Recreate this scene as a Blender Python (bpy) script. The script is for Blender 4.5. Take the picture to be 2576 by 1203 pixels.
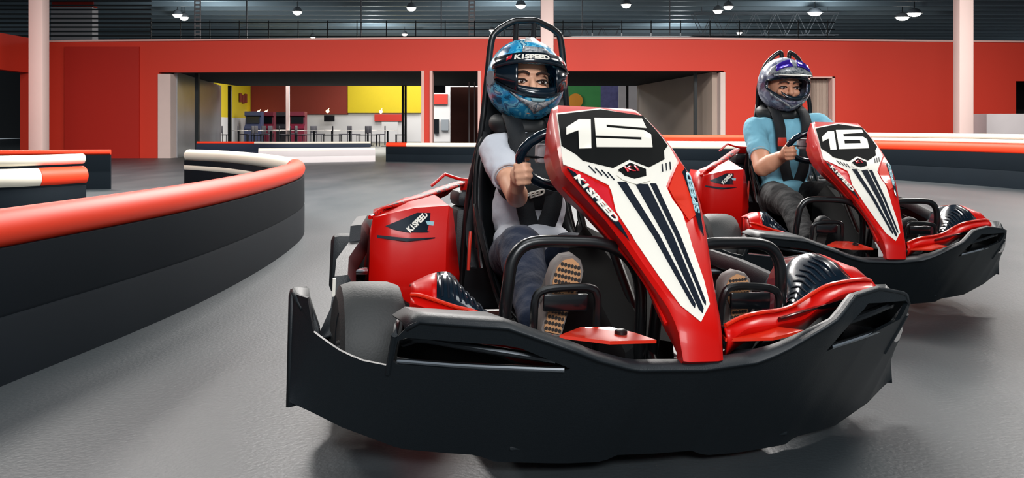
import bpy, bmesh, math, random
from mathutils import Vector, Matrix, noise
random.seed(7)
for _o in list(bpy.data.objects): bpy.data.objects.remove(_o)
SC = bpy.context.scene
COL = SC.collection
PI = math.pi

# ------------------------------------------------------------------ camera
F, YH, H = 2300.0, 315.0, 0.685           # focal length in px, horizon row, eye height (m)
cd = bpy.data.cameras.new('camera'); cam = bpy.data.objects.new('camera', cd); COL.objects.link(cam)
cam.location = (0, 0, H); cam.rotation_euler = (PI/2, 0, 0)
cd.sensor_width = 36; cd.lens = 36*F/2576; cd.shift_y = (YH-601.5)/2576; cd.clip_end = 300
SC.camera = cam
# ------------------------------------------------------------------ world, lights, exposure
wd = bpy.data.worlds.new('world'); SC.world = wd; wd.use_nodes = True
wb = wd.node_tree.nodes['Background']; wb.inputs[0].default_value = (0.80, 0.90, 1.0, 1); wb.inputs[1].default_value = 0.22
def area(name, loc, size, sizey, power, color=(1, 1, 1), target=None):
    l = bpy.data.lights.new(name, 'AREA'); l.shape = 'RECTANGLE'; l.size = size; l.size_y = sizey; l.energy = power; l.color = color
    o = bpy.data.objects.new(name, l); COL.objects.link(o); o.location = loc
    if target:
        o.rotation_euler = (Vector(target)-Vector(loc)).to_track_quat('-Z', 'Y').to_euler()
    return o
area('ceiling_lamp_or_fill_light', (0.6, 0.6, 4.2), 2.6, 1.6, 48, (.95, .98, 1))
area('ceiling_lamp_or_fill_light', (0.8, -4.0, 3.6), 3.0, 1.4, 265, (.98, .99, 1), target=(1.0, 3.2, .7))  # added fill behind the camera, brightens faces and kart fronts
area('ceiling_lamp_or_fill_light', (-3.5, 6.0, 4.2), 1.2, 2.0, 170, (1, .97, .92))
area('ceiling_lamp_or_fill_light', (4.0, 5.5, 4.2), 1.2, 2.6, 190, (1, .97, .92))
area('ceiling_lamp_or_fill_light', (0.0, 8.8, 4.2), 4.0, 1.4, 900, (1, .96, .92))
area('ceiling_lamp_or_fill_light', (-6.0, 12.5, 4.2), 3.0, 1.4, 270, (1, .95, .90))
area('ceiling_lamp_or_fill_light', (2.0, 13.0, 4.2), 5.0, 1.4, 600, (1, .95, .90))
area('ceiling_lamp_or_fill_light', (8.5, 12.5, 4.2), 3.0, 1.4, 330, (1, .95, .90))
area('food_court_light', (-4.5, 30.0, 3.4), 7.0, 3.0, 560, (1, .97, .93))
area('food_court_light', (-2.0, 36.0, 3.4), 9.0, 2.0, 330, (1, .97, .93))
area('food_court_light', (3.0, 24.0, 3.0), 3.0, 3.0, 220, (1, .97, .93))
for _p in ((-9, 27, 3.7), (0, 27, 3.7), (9, 27, 3.7), (-5, 33, 3.7), (6, 33, 3.7)):
    _l = bpy.data.lights.new('high_bay_light', 'POINT'); _l.energy = 60; _l.shadow_soft_size = .25; _l.color = (.9, .97, 1)
    _o = bpy.data.objects.new('high_bay_light', _l); COL.objects.link(_o); _o.location = _p
SC.view_settings.view_transform = 'Standard'; SC.view_settings.look = 'None'
SC.view_settings.gamma = 1; SC.view_settings.use_curve_mapping = False; SC.view_settings.exposure = 0.35

# ------------------------------------------------------------------ materials
def lin(c):
    return tuple((v/255/12.92 if v/255 <= .04045 else ((v/255+.055)/1.055)**2.4) for v in c)+(1,)
def mat(name, rgb, rough=.5, metal=0, coat=0, spec=.5, bump=0, bscale=60, var=0, vscale=6, emit=0, alpha=1, trans=0):
    m = bpy.data.materials.new(name); m.use_nodes = True; nt = m.node_tree; b = nt.nodes['Principled BSDF']
    c = lin(rgb); b.inputs['Base Color'].default_value = c
    b.inputs['Roughness'].default_value = rough; b.inputs['Metallic'].default_value = metal
    b.inputs['Specular IOR Level'].default_value = spec
    b.inputs['Coat Weight'].default_value = coat; b.inputs['Coat Roughness'].default_value = .08
    if trans: b.inputs['Transmission Weight'].default_value = trans
    if alpha < 1: b.inputs['Alpha'].default_value = alpha
    if emit: b.inputs['Emission Color'].default_value = c; b.inputs['Emission Strength'].default_value = emit
    tc = nt.nodes.new('ShaderNodeTexCoord')
    n = nt.nodes.new('ShaderNodeTexNoise'); n.inputs['Scale'].default_value = vscale; n.inputs['Detail'].default_value = 5
    nt.links.new(tc.outputs['Object'], n.inputs['Vector'])
    mx = nt.nodes.new('ShaderNodeMix'); mx.data_type = 'RGBA'
    v = var if var else .04
    mx.inputs[6].default_value = tuple(x*(1-v) for x in c[:3])+(1,); mx.inputs[7].default_value = tuple(min(1, x*(1+v)) for x in c[:3])+(1,)
    nt.links.new(n.outputs['Fac'], mx.inputs[0]); nt.links.new(mx.outputs[2], b.inputs['Base Color'])
    if bump:
        n2 = nt.nodes.new('ShaderNodeTexNoise'); n2.inputs['Scale'].default_value = bscale; n2.inputs['Detail'].default_value = 4
        nt.links.new(tc.outputs['Object'], n2.inputs['Vector'])
        bp = nt.nodes.new('ShaderNodeBump'); bp.inputs['Strength'].default_value = bump; bp.inputs['Distance'].default_value = .01
        nt.links.new(n2.outputs['Fac'], bp.inputs['Height']); nt.links.new(bp.outputs['Normal'], b.inputs['Normal'])
    return m
M = dict(
 red=mat('red_gloss_plastic', (204, 14, 8), .36, coat=.12, spec=.22),
 redmat=mat('red_paint', (186, 40, 24), .55),
 black=mat('black_moulded_plastic', (22, 29, 34), .5, bump=.12, bscale=400),
 blackg=mat('black_gloss_plastic', (12, 15, 18), .22, coat=.4),
 tube=mat('black_powder_coated_tube', (16, 18, 20), .3, spec=.6),
 rubber=mat('tyre_rubber', (52, 54, 54), .62, bump=.1, bscale=200),
 chrome=mat('steel', (200, 205, 210), .22, metal=1),
 dkmetal=mat('dark_steel', (70, 74, 78), .3, metal=.9),
 navy=mat('navy_gloss_decal', (16, 30, 42), .18, coat=.7),
 plate=mat('black_number_decal', (10, 13, 14), .7, spec=.06),
 white=mat('white_decal', (240, 236, 224), .45),
 stripe=mat('charcoal_stripe_decal', (20, 28, 40), .7, spec=.08),
 pink=mat('crimson_decal', (214, 28, 44), .3, coat=.4),
 orange=mat('orange_red_decal', (224, 46, 20), .3, coat=.4),
 cyan=mat('pale_blue_decal', (150, 196, 206), .35),
 seat=mat('black_seat_shell', (22, 25, 28), .38, coat=.2),
 belt=mat('belt_webbing', (24, 28, 32), .8, bump=.2, bscale=300),
 beltred=mat('red_buckle', (205, 52, 36), .4),
 skin=mat('skin', (238, 182, 150), .5, var=.05, vscale=20),
 skin2=mat('skin_tan', (222, 160, 128), .5, var=.05, vscale=20),
 tee=mat('white_cotton', (206, 210, 218), .85, bump=.25, bscale=35),
 teeblue=mat('light_blue_cotton', (126, 190, 212), .85, bump=.25, bscale=35),
 trouser=mat('navy_denim', (22, 34, 56), .85, bump=.25, bscale=60),
 trouser2=mat('black_trousers', (22, 24, 26), .85, bump=.25, bscale=60),
 shoe=mat('grey_shoe_edge', (120, 112, 108), .7),
 sole=mat('tan_rubber_sole', (202, 150, 106), .6),
 soledk=mat('sole_grooves', (46, 40, 38), .7),
 eye=mat('eye_white', (225, 220, 214), .3), iris=mat('dark_iris', (40, 24, 18), .25), brow=mat('eyebrow', (50, 34, 28), .8), lip=mat('lip', (190, 110, 98), .5),
 visor=mat('dark_visor_trim', (14, 26, 36), .18, coat=.6),
 collar=mat('black_neck_brace', (20, 24, 26), .6),
 barred=mat('barrier_red_tube', (240, 62, 32), .5, spec=.25), barwhite=mat('barrier_cream_tube', (226, 220, 205), .4), bardk=mat('barrier_black_skirt', (12, 21, 28), .8, spec=.12, var=.15, vscale=3),
 barblue=mat('barrier_navy_skirt', (24, 40, 62), .6),
 wallred=mat('red_wall_paint', (204, 50, 28), .6, var=.05, vscale=.6),
 walldeep=mat('deep_red_wall_paint', (172, 26, 8), .6, var=.05, vscale=.6),
 trimp=mat('pale_pink_trim', (222, 180, 172), .6), colm=mat('column_pale_paint', (222, 196, 190), .6, var=.04, vscale=2),
 jamb=mat('white_jamb', (214, 196, 190), .6), dark=mat('dark_soffit', (13, 16, 18), .8), deck=mat('ceiling_deck', (44, 62, 74), .6), rib=mat('ceiling_rib', (150, 168, 178), .5),
 maroon=mat('maroon_wall', (124, 38, 22), .7, var=.1, vscale=1), yellow=mat('yellow_wall', (206, 182, 6), .6), offwhite=mat('off_white_wall', (206, 204, 204), .7, var=.05, vscale=1),
 cfloor=mat('food_court_floor', (110, 110, 116), .4), mull=mat('black_mullion', (18, 26, 30), .5), frost=mat('grey_glazed_panel', (150, 152, 158), .25, var=.2, vscale=.8, spec=.7),
 beige=mat('beige_grey_wall', (178, 162, 150), .6, var=.15, vscale=1.2), curtain=mat('brown_curtain', (110, 62, 52), .8, var=.3, vscale=3),
 green=mat('green_panel', (62, 150, 78), .6), purple=mat('violet_panel', (92, 90, 140), .6, var=.5, vscale=6), tv=mat('screen_black', (14, 18, 22), .2),
 chairm=mat('dark_chair', (52, 50, 58), .6), tablem=mat('pale_table_top', (214, 206, 200), .5), arcade=mat('arcade_maroon', (120, 34, 56), .4), bluem=mat('blue_grey_cover', (62, 70, 104), .7),
 lamp=mat('lamp_lens', (255, 246, 232), .4, emit=9), warm=mat('warm_lamp', (255, 214, 160), .4, emit=5), grey=mat('grey_metal', (128, 134, 140), .5), ltgrey=mat('light_grey_board', (196, 190, 192), .6))
# helmet shells: procedural camouflage patterns (their own paint)
def camo(name, cols, scale, rough=.25):
    m = bpy.data.materials.new(name); m.use_nodes = True; nt = m.node_tree; b = nt.nodes['Principled BSDF']
    tc = nt.nodes.new('ShaderNodeTexCoord'); n = nt.nodes.new('ShaderNodeTexNoise'); n.inputs['Scale'].default_value = scale; n.inputs['Detail'].default_value = 6; n.inputs['Distortion'].default_value = 1.6
    nt.links.new(tc.outputs['Object'], n.inputs['Vector']); r = nt.nodes.new('ShaderNodeValToRGB'); r.color_ramp.interpolation = 'CONSTANT'
    e = r.color_ramp.elements
    for i, (p, c) in enumerate(cols):
        q = e[i] if i < 2 else e.new(p)
        q.position = p; q.color = lin(c)
    nt.links.new(n.outputs['Fac'], r.inputs[0]); nt.links.new(r.outputs[0], b.inputs['Base Color'])
    b.inputs['Roughness'].default_value = rough; b.inputs['Coat Weight'].default_value = .25 if 'helmet' in name else 0; b.inputs['Specular IOR Level'].default_value = .5 if 'helmet' in name else .15; b.inputs['Coat Roughness'].default_value = .2
    return m
M['cowl'] = mat('matt_black_cowl', (12, 15, 17), .75, spec=.2)
M['helmblue'] = camo('blue_patterned_helmet', [(0, (20, 84, 122)), (.38, (34, 150, 204)), (.50, (96, 196, 228)), (.57, (24, 104, 150)), (.64, (168, 206, 216))], 17)
M['helmgrey'] = camo('grey_patterned_helmet', [(0, (66, 70, 96)), (.42, (120, 126, 150)), (.52, (160, 168, 186)), (.62, (84, 90, 122))], 14)
M['helmsilver'] = camo('silver_patterned_helmet_panel', [(0, (86, 96, 104)), (.42, (140, 146, 150)), (.52, (176, 178, 178)), (.6, (110, 120, 128))], 30)
M['decalmix'] = camo('red_black_white_decal', [(0, (16, 26, 36)), (.40, (205, 32, 24)), (.56, (16, 26, 36)), (.62, (206, 214, 214)), (.68, (205, 32, 24))], 22, .5)
def floor_mat():
    m = bpy.data.materials.new('worn_grey_track_floor'); m.use_nodes = True; nt = m.node_tree; b = nt.nodes['Principled BSDF']
    tc = nt.nodes.new('ShaderNodeTexCoord')
    mp = nt.nodes.new('ShaderNodeMapping'); mp.inputs['Scale'].default_value = (1.6, .5, 1); mp.inputs['Rotation'].default_value = (0, 0, .5)
    nt.links.new(tc.outputs['Object'], mp.inputs['Vector'])
    n = nt.nodes.new('ShaderNodeTexNoise'); n.inputs['Scale'].default_value = 1.4; n.inputs['Detail'].default_value = 8; nt.links.new(mp.outputs[0], n.inputs['Vector'])
    r = nt.nodes.new('ShaderNodeValToRGB'); r.color_ramp.elements[0].position = .3; r.color_ramp.elements[0].color = lin((50, 58, 62)); r.color_ramp.elements[1].position = .75; r.color_ramp.elements[1].color = lin((71, 75, 78))
    nt.links.new(n.outputs['Fac'], r.inputs[0]); nt.links.new(r.outputs[0], b.inputs['Base Color'])
    n2 = nt.nodes.new('ShaderNodeTexNoise'); n2.inputs['Scale'].default_value = 90; n2.inputs['Detail'].default_value = 3; nt.links.new(tc.outputs['Object'], n2.inputs['Vector'])
    bp = nt.nodes.new('ShaderNodeBump'); bp.inputs['Strength'].default_value = .25; bp.inputs['Distance'].default_value = .004
    nt.links.new(n2.outputs['Fac'], bp.inputs['Height']); nt.links.new(bp.outputs['Normal'], b.inputs['Normal'])
    b.inputs['Roughness'].default_value = .42; b.inputs['Specular IOR Level'].default_value = .45
    return m
M['floor'] = floor_mat()

# ------------------------------------------------------------------ helpers
def link(name, me, m, parent=None, smooth=True):
    o = bpy.data.objects.new(name, me); COL.objects.link(o)
    if m is not None and not me.materials: me.materials.append(M[m] if isinstance(m, str) else m)
    if smooth:
        me.polygons.foreach_set('use_smooth', [True]*len(me.polygons))
    if parent is not None: o.parent = parent
    return o
def from_bm(name, bm, m, parent=None, smooth=True, sharp=35):
    bmesh.ops.recalc_face_normals(bm, faces=bm.faces)
    me = bpy.data.meshes.new(name); bm.to_mesh(me); bm.free()
    o = link(name, me, m, parent, smooth)
    if smooth and sharp:
        me.set_sharp_from_angle(angle=math.radians(sharp))
    return o
def tag(o, label=None, cat=None, group=None, kind=None):
    if label: o['label'] = label
    if cat: o['category'] = cat
    if group: o['group'] = group
    if kind: o['kind'] = kind
    return o
def empty(name, loc=(0, 0, 0)):
    o = bpy.data.objects.new(name, None); COL.objects.link(o); o.location = loc; o.empty_display_size = .1; return o
def add_box(bm, lo, hi, bev=0, mtx=None):
    lo = Vector(lo); hi = Vector(hi); c = (lo+hi)/2; s = hi-lo
    g = bmesh.ops.create_cube(bm, size=1)['verts']
    for v in g: v.co = Vector((v.co.x*s.x, v.co.y*s.y, v.co.z*s.z))+c
    if bev:
        es = list({e for v in g for e in v.link_edges})
        r = bmesh.ops.bevel(bm, geom=es, offset=bev, segments=2, affect='EDGES', profile=.5)
        g = list({v for f in r['faces'] for v in f.verts} | {v for v in g if v.is_valid})
    if mtx is not None:
        for v in g: v.co = mtx @ v.co
    return g
def box(name, lo, hi, m, parent=None, bev=0, mtx=None):
    bm = bmesh.new(); add_box(bm, lo, hi, bev, mtx); return from_bm(name, bm, m, parent, smooth=bev > 0)
def smooth_path(pts, n=6, closed=False):
    P = [Vector(p) for p in pts]; out = []
    N = len(P)
    for i in range(N if closed else N-1):
        p0 = P[(i-1) % N] if closed or i > 0 else P[0]*2-P[1]
        p1 = P[i]; p2 = P[(i+1) % N]; p3 = P[(i+2) % N] if closed or i+2 < N else P[-1]*2-P[-2]
        for k in range(n):
            t = k/n; t2 = t*t; t3 = t2*t
            out.append(.5*((2*p1)+(-p0+p2)*t+(2*p0-5*p1+4*p2-p3)*t2+(-p0+3*p1-3*p2+p3)*t3))
    if not closed: out.append(P[-1].copy())
    return out
def add_tube(bm, pts, r, seg=12, closed=False, n=6, flat=None, cap=True):
    """round bar along a smooth path; r may be a list per control point"""
    P = smooth_path(pts, n, closed) if n > 1 else [Vector(p) for p in pts]
    L = len(P); rs = [r]*L if not isinstance(r, (list, tuple)) else [r[min(len(r)-1, int(i/n))]+(r[min(len(r)-1, int(i/n)+1)]-r[min(len(r)-1, int(i/n))])*((i % n)/n) for i in range(L)]
    rings = []; up = None
    for i, p in enumerate(P):
        d = (P[(i+1) % L]-P[i-1]) if (closed or 0 < i < L-1) else (P[1]-P[0] if i == 0 else P[-1]-P[-2])
        d.normalize()
        if up is None: up = Vector((0, 0, 1)) if abs(d.z) < .9 else Vector((1, 0, 0))
        a = d.cross(up).normalized(); b = a.cross(d).normalized(); up = b
        ring = []
        for k in range(seg):
            t = 2*PI*k/seg; q = a*math.cos(t)+b*math.sin(t)*(flat or 1)
            ring.append(bm.verts.new(p+q*rs[i]))
        rings.append(ring)
    for i in range(L if closed else L-1):
        A = rings[i]; B = rings[(i+1) % L]
        for k in range(seg): bm.faces.new((A[k], A[(k+1) % seg], B[(k+1) % seg], B[k]))
    if not closed and cap:
        bm.faces.new(rings[0][::-1]); bm.faces.new(rings[-1])
def tube(name, pts, r, m, parent=None, **k):
    bm = bmesh.new(); add_tube(bm, pts, r, **k); return from_bm(name, bm, m, parent)
def add_lathe(bm, prof, mtx, seg=40):
    """profile [(radius, axis)] turned round local Y"""
    rings = []
    for (r, y) in prof:
        rings.append([bm.verts.new(mtx @ Vector((r*math.cos(2*PI*k/seg), y, r*math.sin(2*PI*k/seg)))) for k in range(seg)])
    for A, B in zip(rings, rings[1:]):
        for k in range(seg): bm.faces.new((A[k], A[(k+1) % seg], B[(k+1) % seg], B[k]))
    bm.faces.new(rings[0]); bm.faces.new(rings[-1][::-1])
def loft(name, secs, m, parent=None, thick=0, closed=False, sub=0, caps=False, sharp=35):
    bm = bmesh.new(); R = [[bm.verts.new(p) for p in s] for s in secs]
    n = len(R[0])
    for A, B in zip(R, R[1:]):
        for k in range(n if closed else n-1): bm.faces.new((A[k], A[(k+1) % n], B[(k+1) % n], B[k]))
    if caps: bm.faces.new(R[0][::-1]); bm.faces.new(R[-1])
    bmesh.ops.remove_doubles(bm, verts=bm.verts, dist=1e-5)
    o = from_bm(name, bm, m, parent, sharp=None if sub else sharp)
    if sub: md = o.modifiers.new('s', 'SUBSURF'); md.levels = md.render_levels = sub
    if thick: md = o.modifiers.new('t', 'SOLIDIFY'); md.thickness = thick; md.offset = -1
    return o
def interp(x, T):
    if x <= T[0][0]: return T[0][1]
    for (a, b), (c, d) in zip(T, T[1:]):
        if x <= c: return b+(d-b)*(x-a)/(c-a)
    return T[-1][1]
def flat_poly(polys, cuts=((1, 0, 0), .03), cuts2=None):
    """triangulated 2-D region(s) with holes, sliced so that it can be bent; returns a bmesh lying in XY"""
    bm = bmesh.new()
    for loops in polys:
        edges = []
        for lp in loops:
            vs = [bm.verts.new((p[0], p[1], 0)) for p in lp]
            for i in range(len(vs)): edges.append(bm.edges.new((vs[i], vs[(i+1) % len(vs)])))
        bmesh.ops.triangle_fill(bm, use_beauty=True, use_dissolve=False, edges=edges)
    for ax, step in ([cuts] if cuts else [])+([cuts2] if cuts2 else []):
        ax = Vector(ax); vals = [v.co.dot(ax) for v in bm.verts]; a, b = min(vals), max(vals); k = math.ceil(a/step)
        while k*step < b:
            bmesh.ops.bisect_plane(bm, geom=bm.verts[:]+bm.edges[:]+bm.faces[:], plane_co=ax*(k*step), plane_no=ax); k += 1
    return bm
def thicken(bm, vecfn, t):
    """give the sheet real thickness along vecfn(co)"""
    ret = bmesh.ops.extrude_face_region(bm, geom=bm.faces[:])
    for v in [g for g in ret['geom'] if isinstance(g, bmesh.types.BMVert)]: v.co += vecfn(v.co)*t
def text_mesh(s, size=1, bold=.02):
    c = bpy.data.curves.new('t', 'FONT'); c.body = s; c.size = size; c.offset = bold*size; c.resolution_u = 3
    o = bpy.data.objects.new('t', c); COL.objects.link(o)
    me = bpy.data.meshes.new_from_object(o.evaluated_get(bpy.context.evaluated_depsgraph_get()))
    bpy.data.objects.remove(o); bm = bmesh.new(); bm.from_mesh(me); bpy.data.meshes.remove(me)
    xs = [v.co.x for v in bm.verts]; ys = [v.co.y for v in bm.verts]
    bmesh.ops.translate(bm, verts=bm.verts, vec=(-(min(xs)+max(xs))/2, -(min(ys)+max(ys))/2, 0))
    return bm, max(xs)-min(xs), max(ys)-min(ys)
def W(px, py, d):                       # the point at depth d seen at that pixel
    return Vector(((px-1288)/F*d, d, H+(YH-py)/F*d))
def mirY(pts): return [(p[0], -p[1], p[2]) for p in pts]

# ------------------------------------------------------------------ setting: floor
tag(box('floor', (-25, -4, -.1), (25, 60, 0), 'floor'), kind='structure')
# ------------------------------------------------------------------ setting: red wall with its openings
WD = 19.0
def wx(px, d=WD): return (px-1288)/F*d
def wz(py, d=WD): return H+(YH-py)/F*d
def panel(name, outer, holes, d, th, m, kind='structure', parent=None):
    bm = flat_poly([[outer]+holes], None)
    for v in bm.verts: v.co = Vector((v.co.x, d, v.co.y))
    thicken(bm, lambda c: Vector((0, 1, 0)), th)
    o = from_bm(name, bm, m, parent, smooth=False)
    if kind and parent is None: tag(o, kind=kind)
    return o
def rect(a, b, c, d): return [(a, b), (c, b), (c, d), (a, d)]
zt = wz(101)
holes = []
outer = [(wx(108), 0), (wx(400), 0), (wx(400), wz(182)), (wx(1062), wz(178)), (wx(1062), 0), (wx(1086), 0), (wx(1086), wz(178)), (wx(1204), wz(178)), (wx(1204), 0),
         (wx(1424), 0), (wx(1424), wz(178)), (wx(1822), wz(178)), (wx(1822), 0), (wx(2036), 0), (wx(2036), wz(196)), (wx(2096), wz(196)), (wx(2096), 0), (wx(2556), 0), (wx(2556), wz(204)),
         (wx(2660), wz(204)), (wx(2660), 0), (wx(4400), 0), (wx(4400), wz(116)), (wx(2900), wz(110)), (wx(2420), wz(106)), (wx(1750), wz(99)), (wx(1200), wz(97)), (wx(700), wz(101)), (wx(200), wz(105)), (wx(108), wz(107))]
panel('wall_back', outer, [], WD, .3, 'wallred')
bm = bmesh.new()
for a, b in zip([(108, 107), (200, 105), (700, 101), (1200, 97), (1750, 99), (2420, 106), (2900, 110)], [(200, 105), (700, 101), (1200, 97), (1750, 99), (2420, 106), (2900, 110), (4400, 116)]):
    p = Vector((wx(a[0]), WD-.03, wz(a[1]))); q = Vector((wx(b[0]), WD-.03, wz(b[1])))
    vs = [bm.verts.new(x) for x in (p, q, q+Vector((0, 0, .035)), p+Vector((0, 0, .035)), p+Vector((0, .36, 0)), q+Vector((0, .36, 0)), q+Vector((0, .36, .035)), p+Vector((0, .36, .035)))]
    for f in ((0, 1, 2, 3), (4, 5, 6, 7), (0, 1, 5, 4), (3, 2, 6, 7)): bm.faces.new([vs[i] for i in f])
tag(from_bm('trim_1', bm, 'trimp', smooth=False), kind='structure')
# deeper red panel left of the opening
tag(box('trim_2', (wx(165), WD-.05, 0), (wx(352), WD-.005, wz(118)), 'walldeep'), kind='structure')
# wall to the left, turning towards the track, with a dark doorway
bm = flat_poly([[[(19.3, 0), (19.3, zt), (8, zt), (8, 0), (17.0, 0), (17.0, 1.75), (18.55, 1.75), (18.55, 0)]]], None)
for v in bm.verts: v.co = Vector((wx(104), v.co.x, v.co.y))
thicken(bm, lambda c: Vector((-1, 0, 0)), .2)
tag(from_bm('wall_left', bm, 'wallred', smooth=False), kind='structure')
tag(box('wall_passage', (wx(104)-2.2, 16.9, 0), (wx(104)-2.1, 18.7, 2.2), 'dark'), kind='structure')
# jambs, pillar trims
for i, (a, b, top, m) in enumerate([(398, 430, 186, 'jamb'), (1060, 1067, 178, 'trimp'), (1081, 1088, 178, 'trimp'), (1202, 1210, 178, 'trimp'), (1416, 1425, 178, 'jamb'), (1812, 1824, 182, 'jamb'), (2032, 2038, 193, 'trimp'), (2093, 2100, 193, 'trimp')]):
    tag(box('trim_%d' % (i+3), (wx(a), WD-.02, 0), (wx(b), WD+.32, wz(top)), m), kind='structure')
tag(box('trim_11', (wx(2032), WD-.02, wz(196)), (wx(2100), WD+.32, wz(193)), 'trimp'), kind='structure')
D2 = 26.0
# soffit over the openings
tag(box('trim_12', (wx(330), WD+.3, wz(178)), (wx(1900), D2+.4, wz(178)+.12), 'dark'), kind='structure')
def slab(name, a, b, h, m, th=.1, z0=0, parent=None):
    """upright slab from plan point a to b"""
    a = Vector((a[0], a[1], z0)); b = Vector((b[0], b[1], z0)); n = Vector((0, 0, 1)).cross((b-a).normalized())*th
    bm = bmesh.new(); vs = [bm.verts.new(p) for p in (a, b, b+n, a+n)]; f = bm.faces.new(vs)
    r = bmesh.ops.extrude_face_region(bm, geom=[f]); bmesh.ops.translate(bm, verts=[g for g in r['geom'] if isinstance(g, bmesh.types.BMVert)], vec=(0, 0, h-z0))
    return from_bm(name, bm, m, parent, smooth=False)
sof = wz(178)
# glazed side partition at the left of the wide opening
t = tag(slab('glazed_partition', (wx(432), WD+.32), (wx(557, D2), D2), sof-.01, 'frost', .06), 'grey glazed partition beside the white jamb of the wide opening', 'partition')
tag(box('partition_post', (wx(452), WD+.9, 0), (wx(461), WD+1.0, sof), 'mull'), 'black upright post just inside the white left jamb', 'post')
tag(slab('wall_inner', (wx(1812), WD+.32), (wx(1611, D2), D2), sof-.01, 'beige', .1), kind='structure')
tag(box('partition_post', (wx(1760), WD+.55, 0), (wx(1767), WD+.65, sof), 'mull'), 'black post against beige inner wall, right side opening', 'post')
bm = flat_poly([[[(D2-.2, sof-.03), (WD+3.5, sof-.03), (D2-1.2, .25), (D2-.2, .25)]]], None)
for v in bm.verts:
    y = v.co.x; t_ = (y-WD-.32)/(D2-WD-.32); x = wx(1812)+(wx(1611, D2)-wx(1812))*t_
    v.co = Vector((x-.02, y, v.co.y))
thicken(bm, lambda c: Vector((1, 0, 0)), .01)
tag(from_bm('wall_banner', bm, 'redmat', smooth=False), 'red wedge shaped banner on the beige inner wall', 'banner')
for px, w, y1, lab in ((577, 8, 357, 'black post in front of the yellow corner panel'), (1013, 5, 350, 'thin black post before the yellow wall, left of its pair'), (1020, 5, 350, 'thin black post before the yellow wall, right of its pair'), (1578, 6, 345, 'black post between posters in the right side opening')):
    tag(box('glass_wall_post', (wx(px-w/2, D2), D2, 0), (wx(px+w/2, D2), D2+.08, sof), 'mull'), lab, 'post')
# ------------------------------------------------------------------ food court beyond
BD = 38.0
def bx(px, d=BD): return wx(px, d)
def bz(py, d=BD): return wz(py, d)
tag(box('wall_food_court', (bx(430), BD+.02, 0), (bx(1215), BD+.2, 3.6), 'offwhite'), kind='structure')
tag(box('trim_13', (bx(632), BD-.06, bz(288)), (bx(876), BD+.01, 3.4), 'maroon'), kind='structure')
tag(box('trim_14', (bx(876), BD-.1, bz(284)), (bx(1060), BD+.01, 3.4), 'yellow'), kind='structure')
tag(slab('wall_yellow', (bx(545, 31), 31), (bx(632), BD-.1), 3.2, 'yellow', .1, z0=H+.28), kind='structure')
tag(slab('wall_white', (bx(545, 31), 31.02), (bx(632), BD-.08), H+.28, 'offwhite', .1), kind='structure')
bm = flat_poly([[rect(-.5, -.4, -.2, .4)], [rect(-.12, -.5, .14, .3)], [rect(.22, -.4, .5, .45)]], None); w_, h_ = 1, 1
d_ = (Vector((bx(632), BD-.1, 0))-Vector((bx(545, 31), 31, 0))).normalized()
for v in bm.verts:
    p = Vector((bx(545, 31), 31, 0))+d_*(5.0+v.co.x/w_*1.7)+Vector((0, 0, 1.75+v.co.y/h_*.42)); v.co = p+Vector((d_.y, -d_.x, 0))*.03
thicken(bm, lambda c: Vector((d_.y, -d_.x, 0)), .02)
tag(from_bm('wall_emblem', bm, 'maroon', smooth=False), 'small dark emblem on the yellow corner wall', 'emblem')
for (a, b, c, d, dd, m, nm, lab, cat) in [
    (664, 297, 686, 311, 37.5, 'tv', 'wall_screen', 'small black screen on white wall left of the pale column', 'screen'),
    (815, 290, 841, 306, 37.5, 'tv', 'wall_screen', 'black screen on white wall right of the pale column', 'screen'),
    (942, 288, 1011, 305, 37.88, 'redmat', 'serving_awning', 'red awning over the serving counter under the yellow wall', 'awning'),
    (960, 307, 1000, 357, 36.8, 'offwhite', 'display_cabinet', 'white display cabinet under the red awning', 'cabinet'),
    (1088, 180, 1120, 234, 26.42, 'tv', 'hanging_screen', 'black screen hanging in the narrow opening', 'screen'),
    (1086, 237, 1126, 262, 32.88, 'redmat', 'hanging_sign', 'red sign with white edge in the narrow opening', 'sign'),
    (1086, 230, 1132, 356, 33, 'offwhite', 'partition_board', 'tall white board behind the narrow opening', 'board'),
    (1091, 300, 1104, 336, 32.88, 'tv', 'notice', 'dark narrow notice on the white board', 'notice'),
    (1110, 301, 1128, 328, 32.88, 'grey', 'framed_poster', 'grey framed poster on the white board', 'poster'),
    (1165, 318, 1180, 352, 28, 'green', 'waste_bin', 'green bin in front of the brown curtain', 'bin'),
    (1425, 213, 1511, 290, 34, 'green', 'wall_poster', 'green wall graphic with orange patch in the right side opening', 'poster'),
    (1511, 213, 1557, 290, 34, 'purple', 'wall_poster', 'violet and white poster in the right side opening', 'poster'),
    (1557, 213, 1612, 350, 33, 'ltgrey', 'wall_poster', 'pale grey poster panel at the right of the posters', 'poster')]:
    p = W(a, d, dd); q = W(c, b, dd)
    if nm == 'waste_bin':
        o = box(nm, (p.x, dd, 0), (q.x, dd+.2, q.z), m, bev=.02)
    else:
        o = box(nm, (p.x, dd, p.z), (q.x, dd+.12, q.z), m)
    tag(o, lab, cat)
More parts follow.
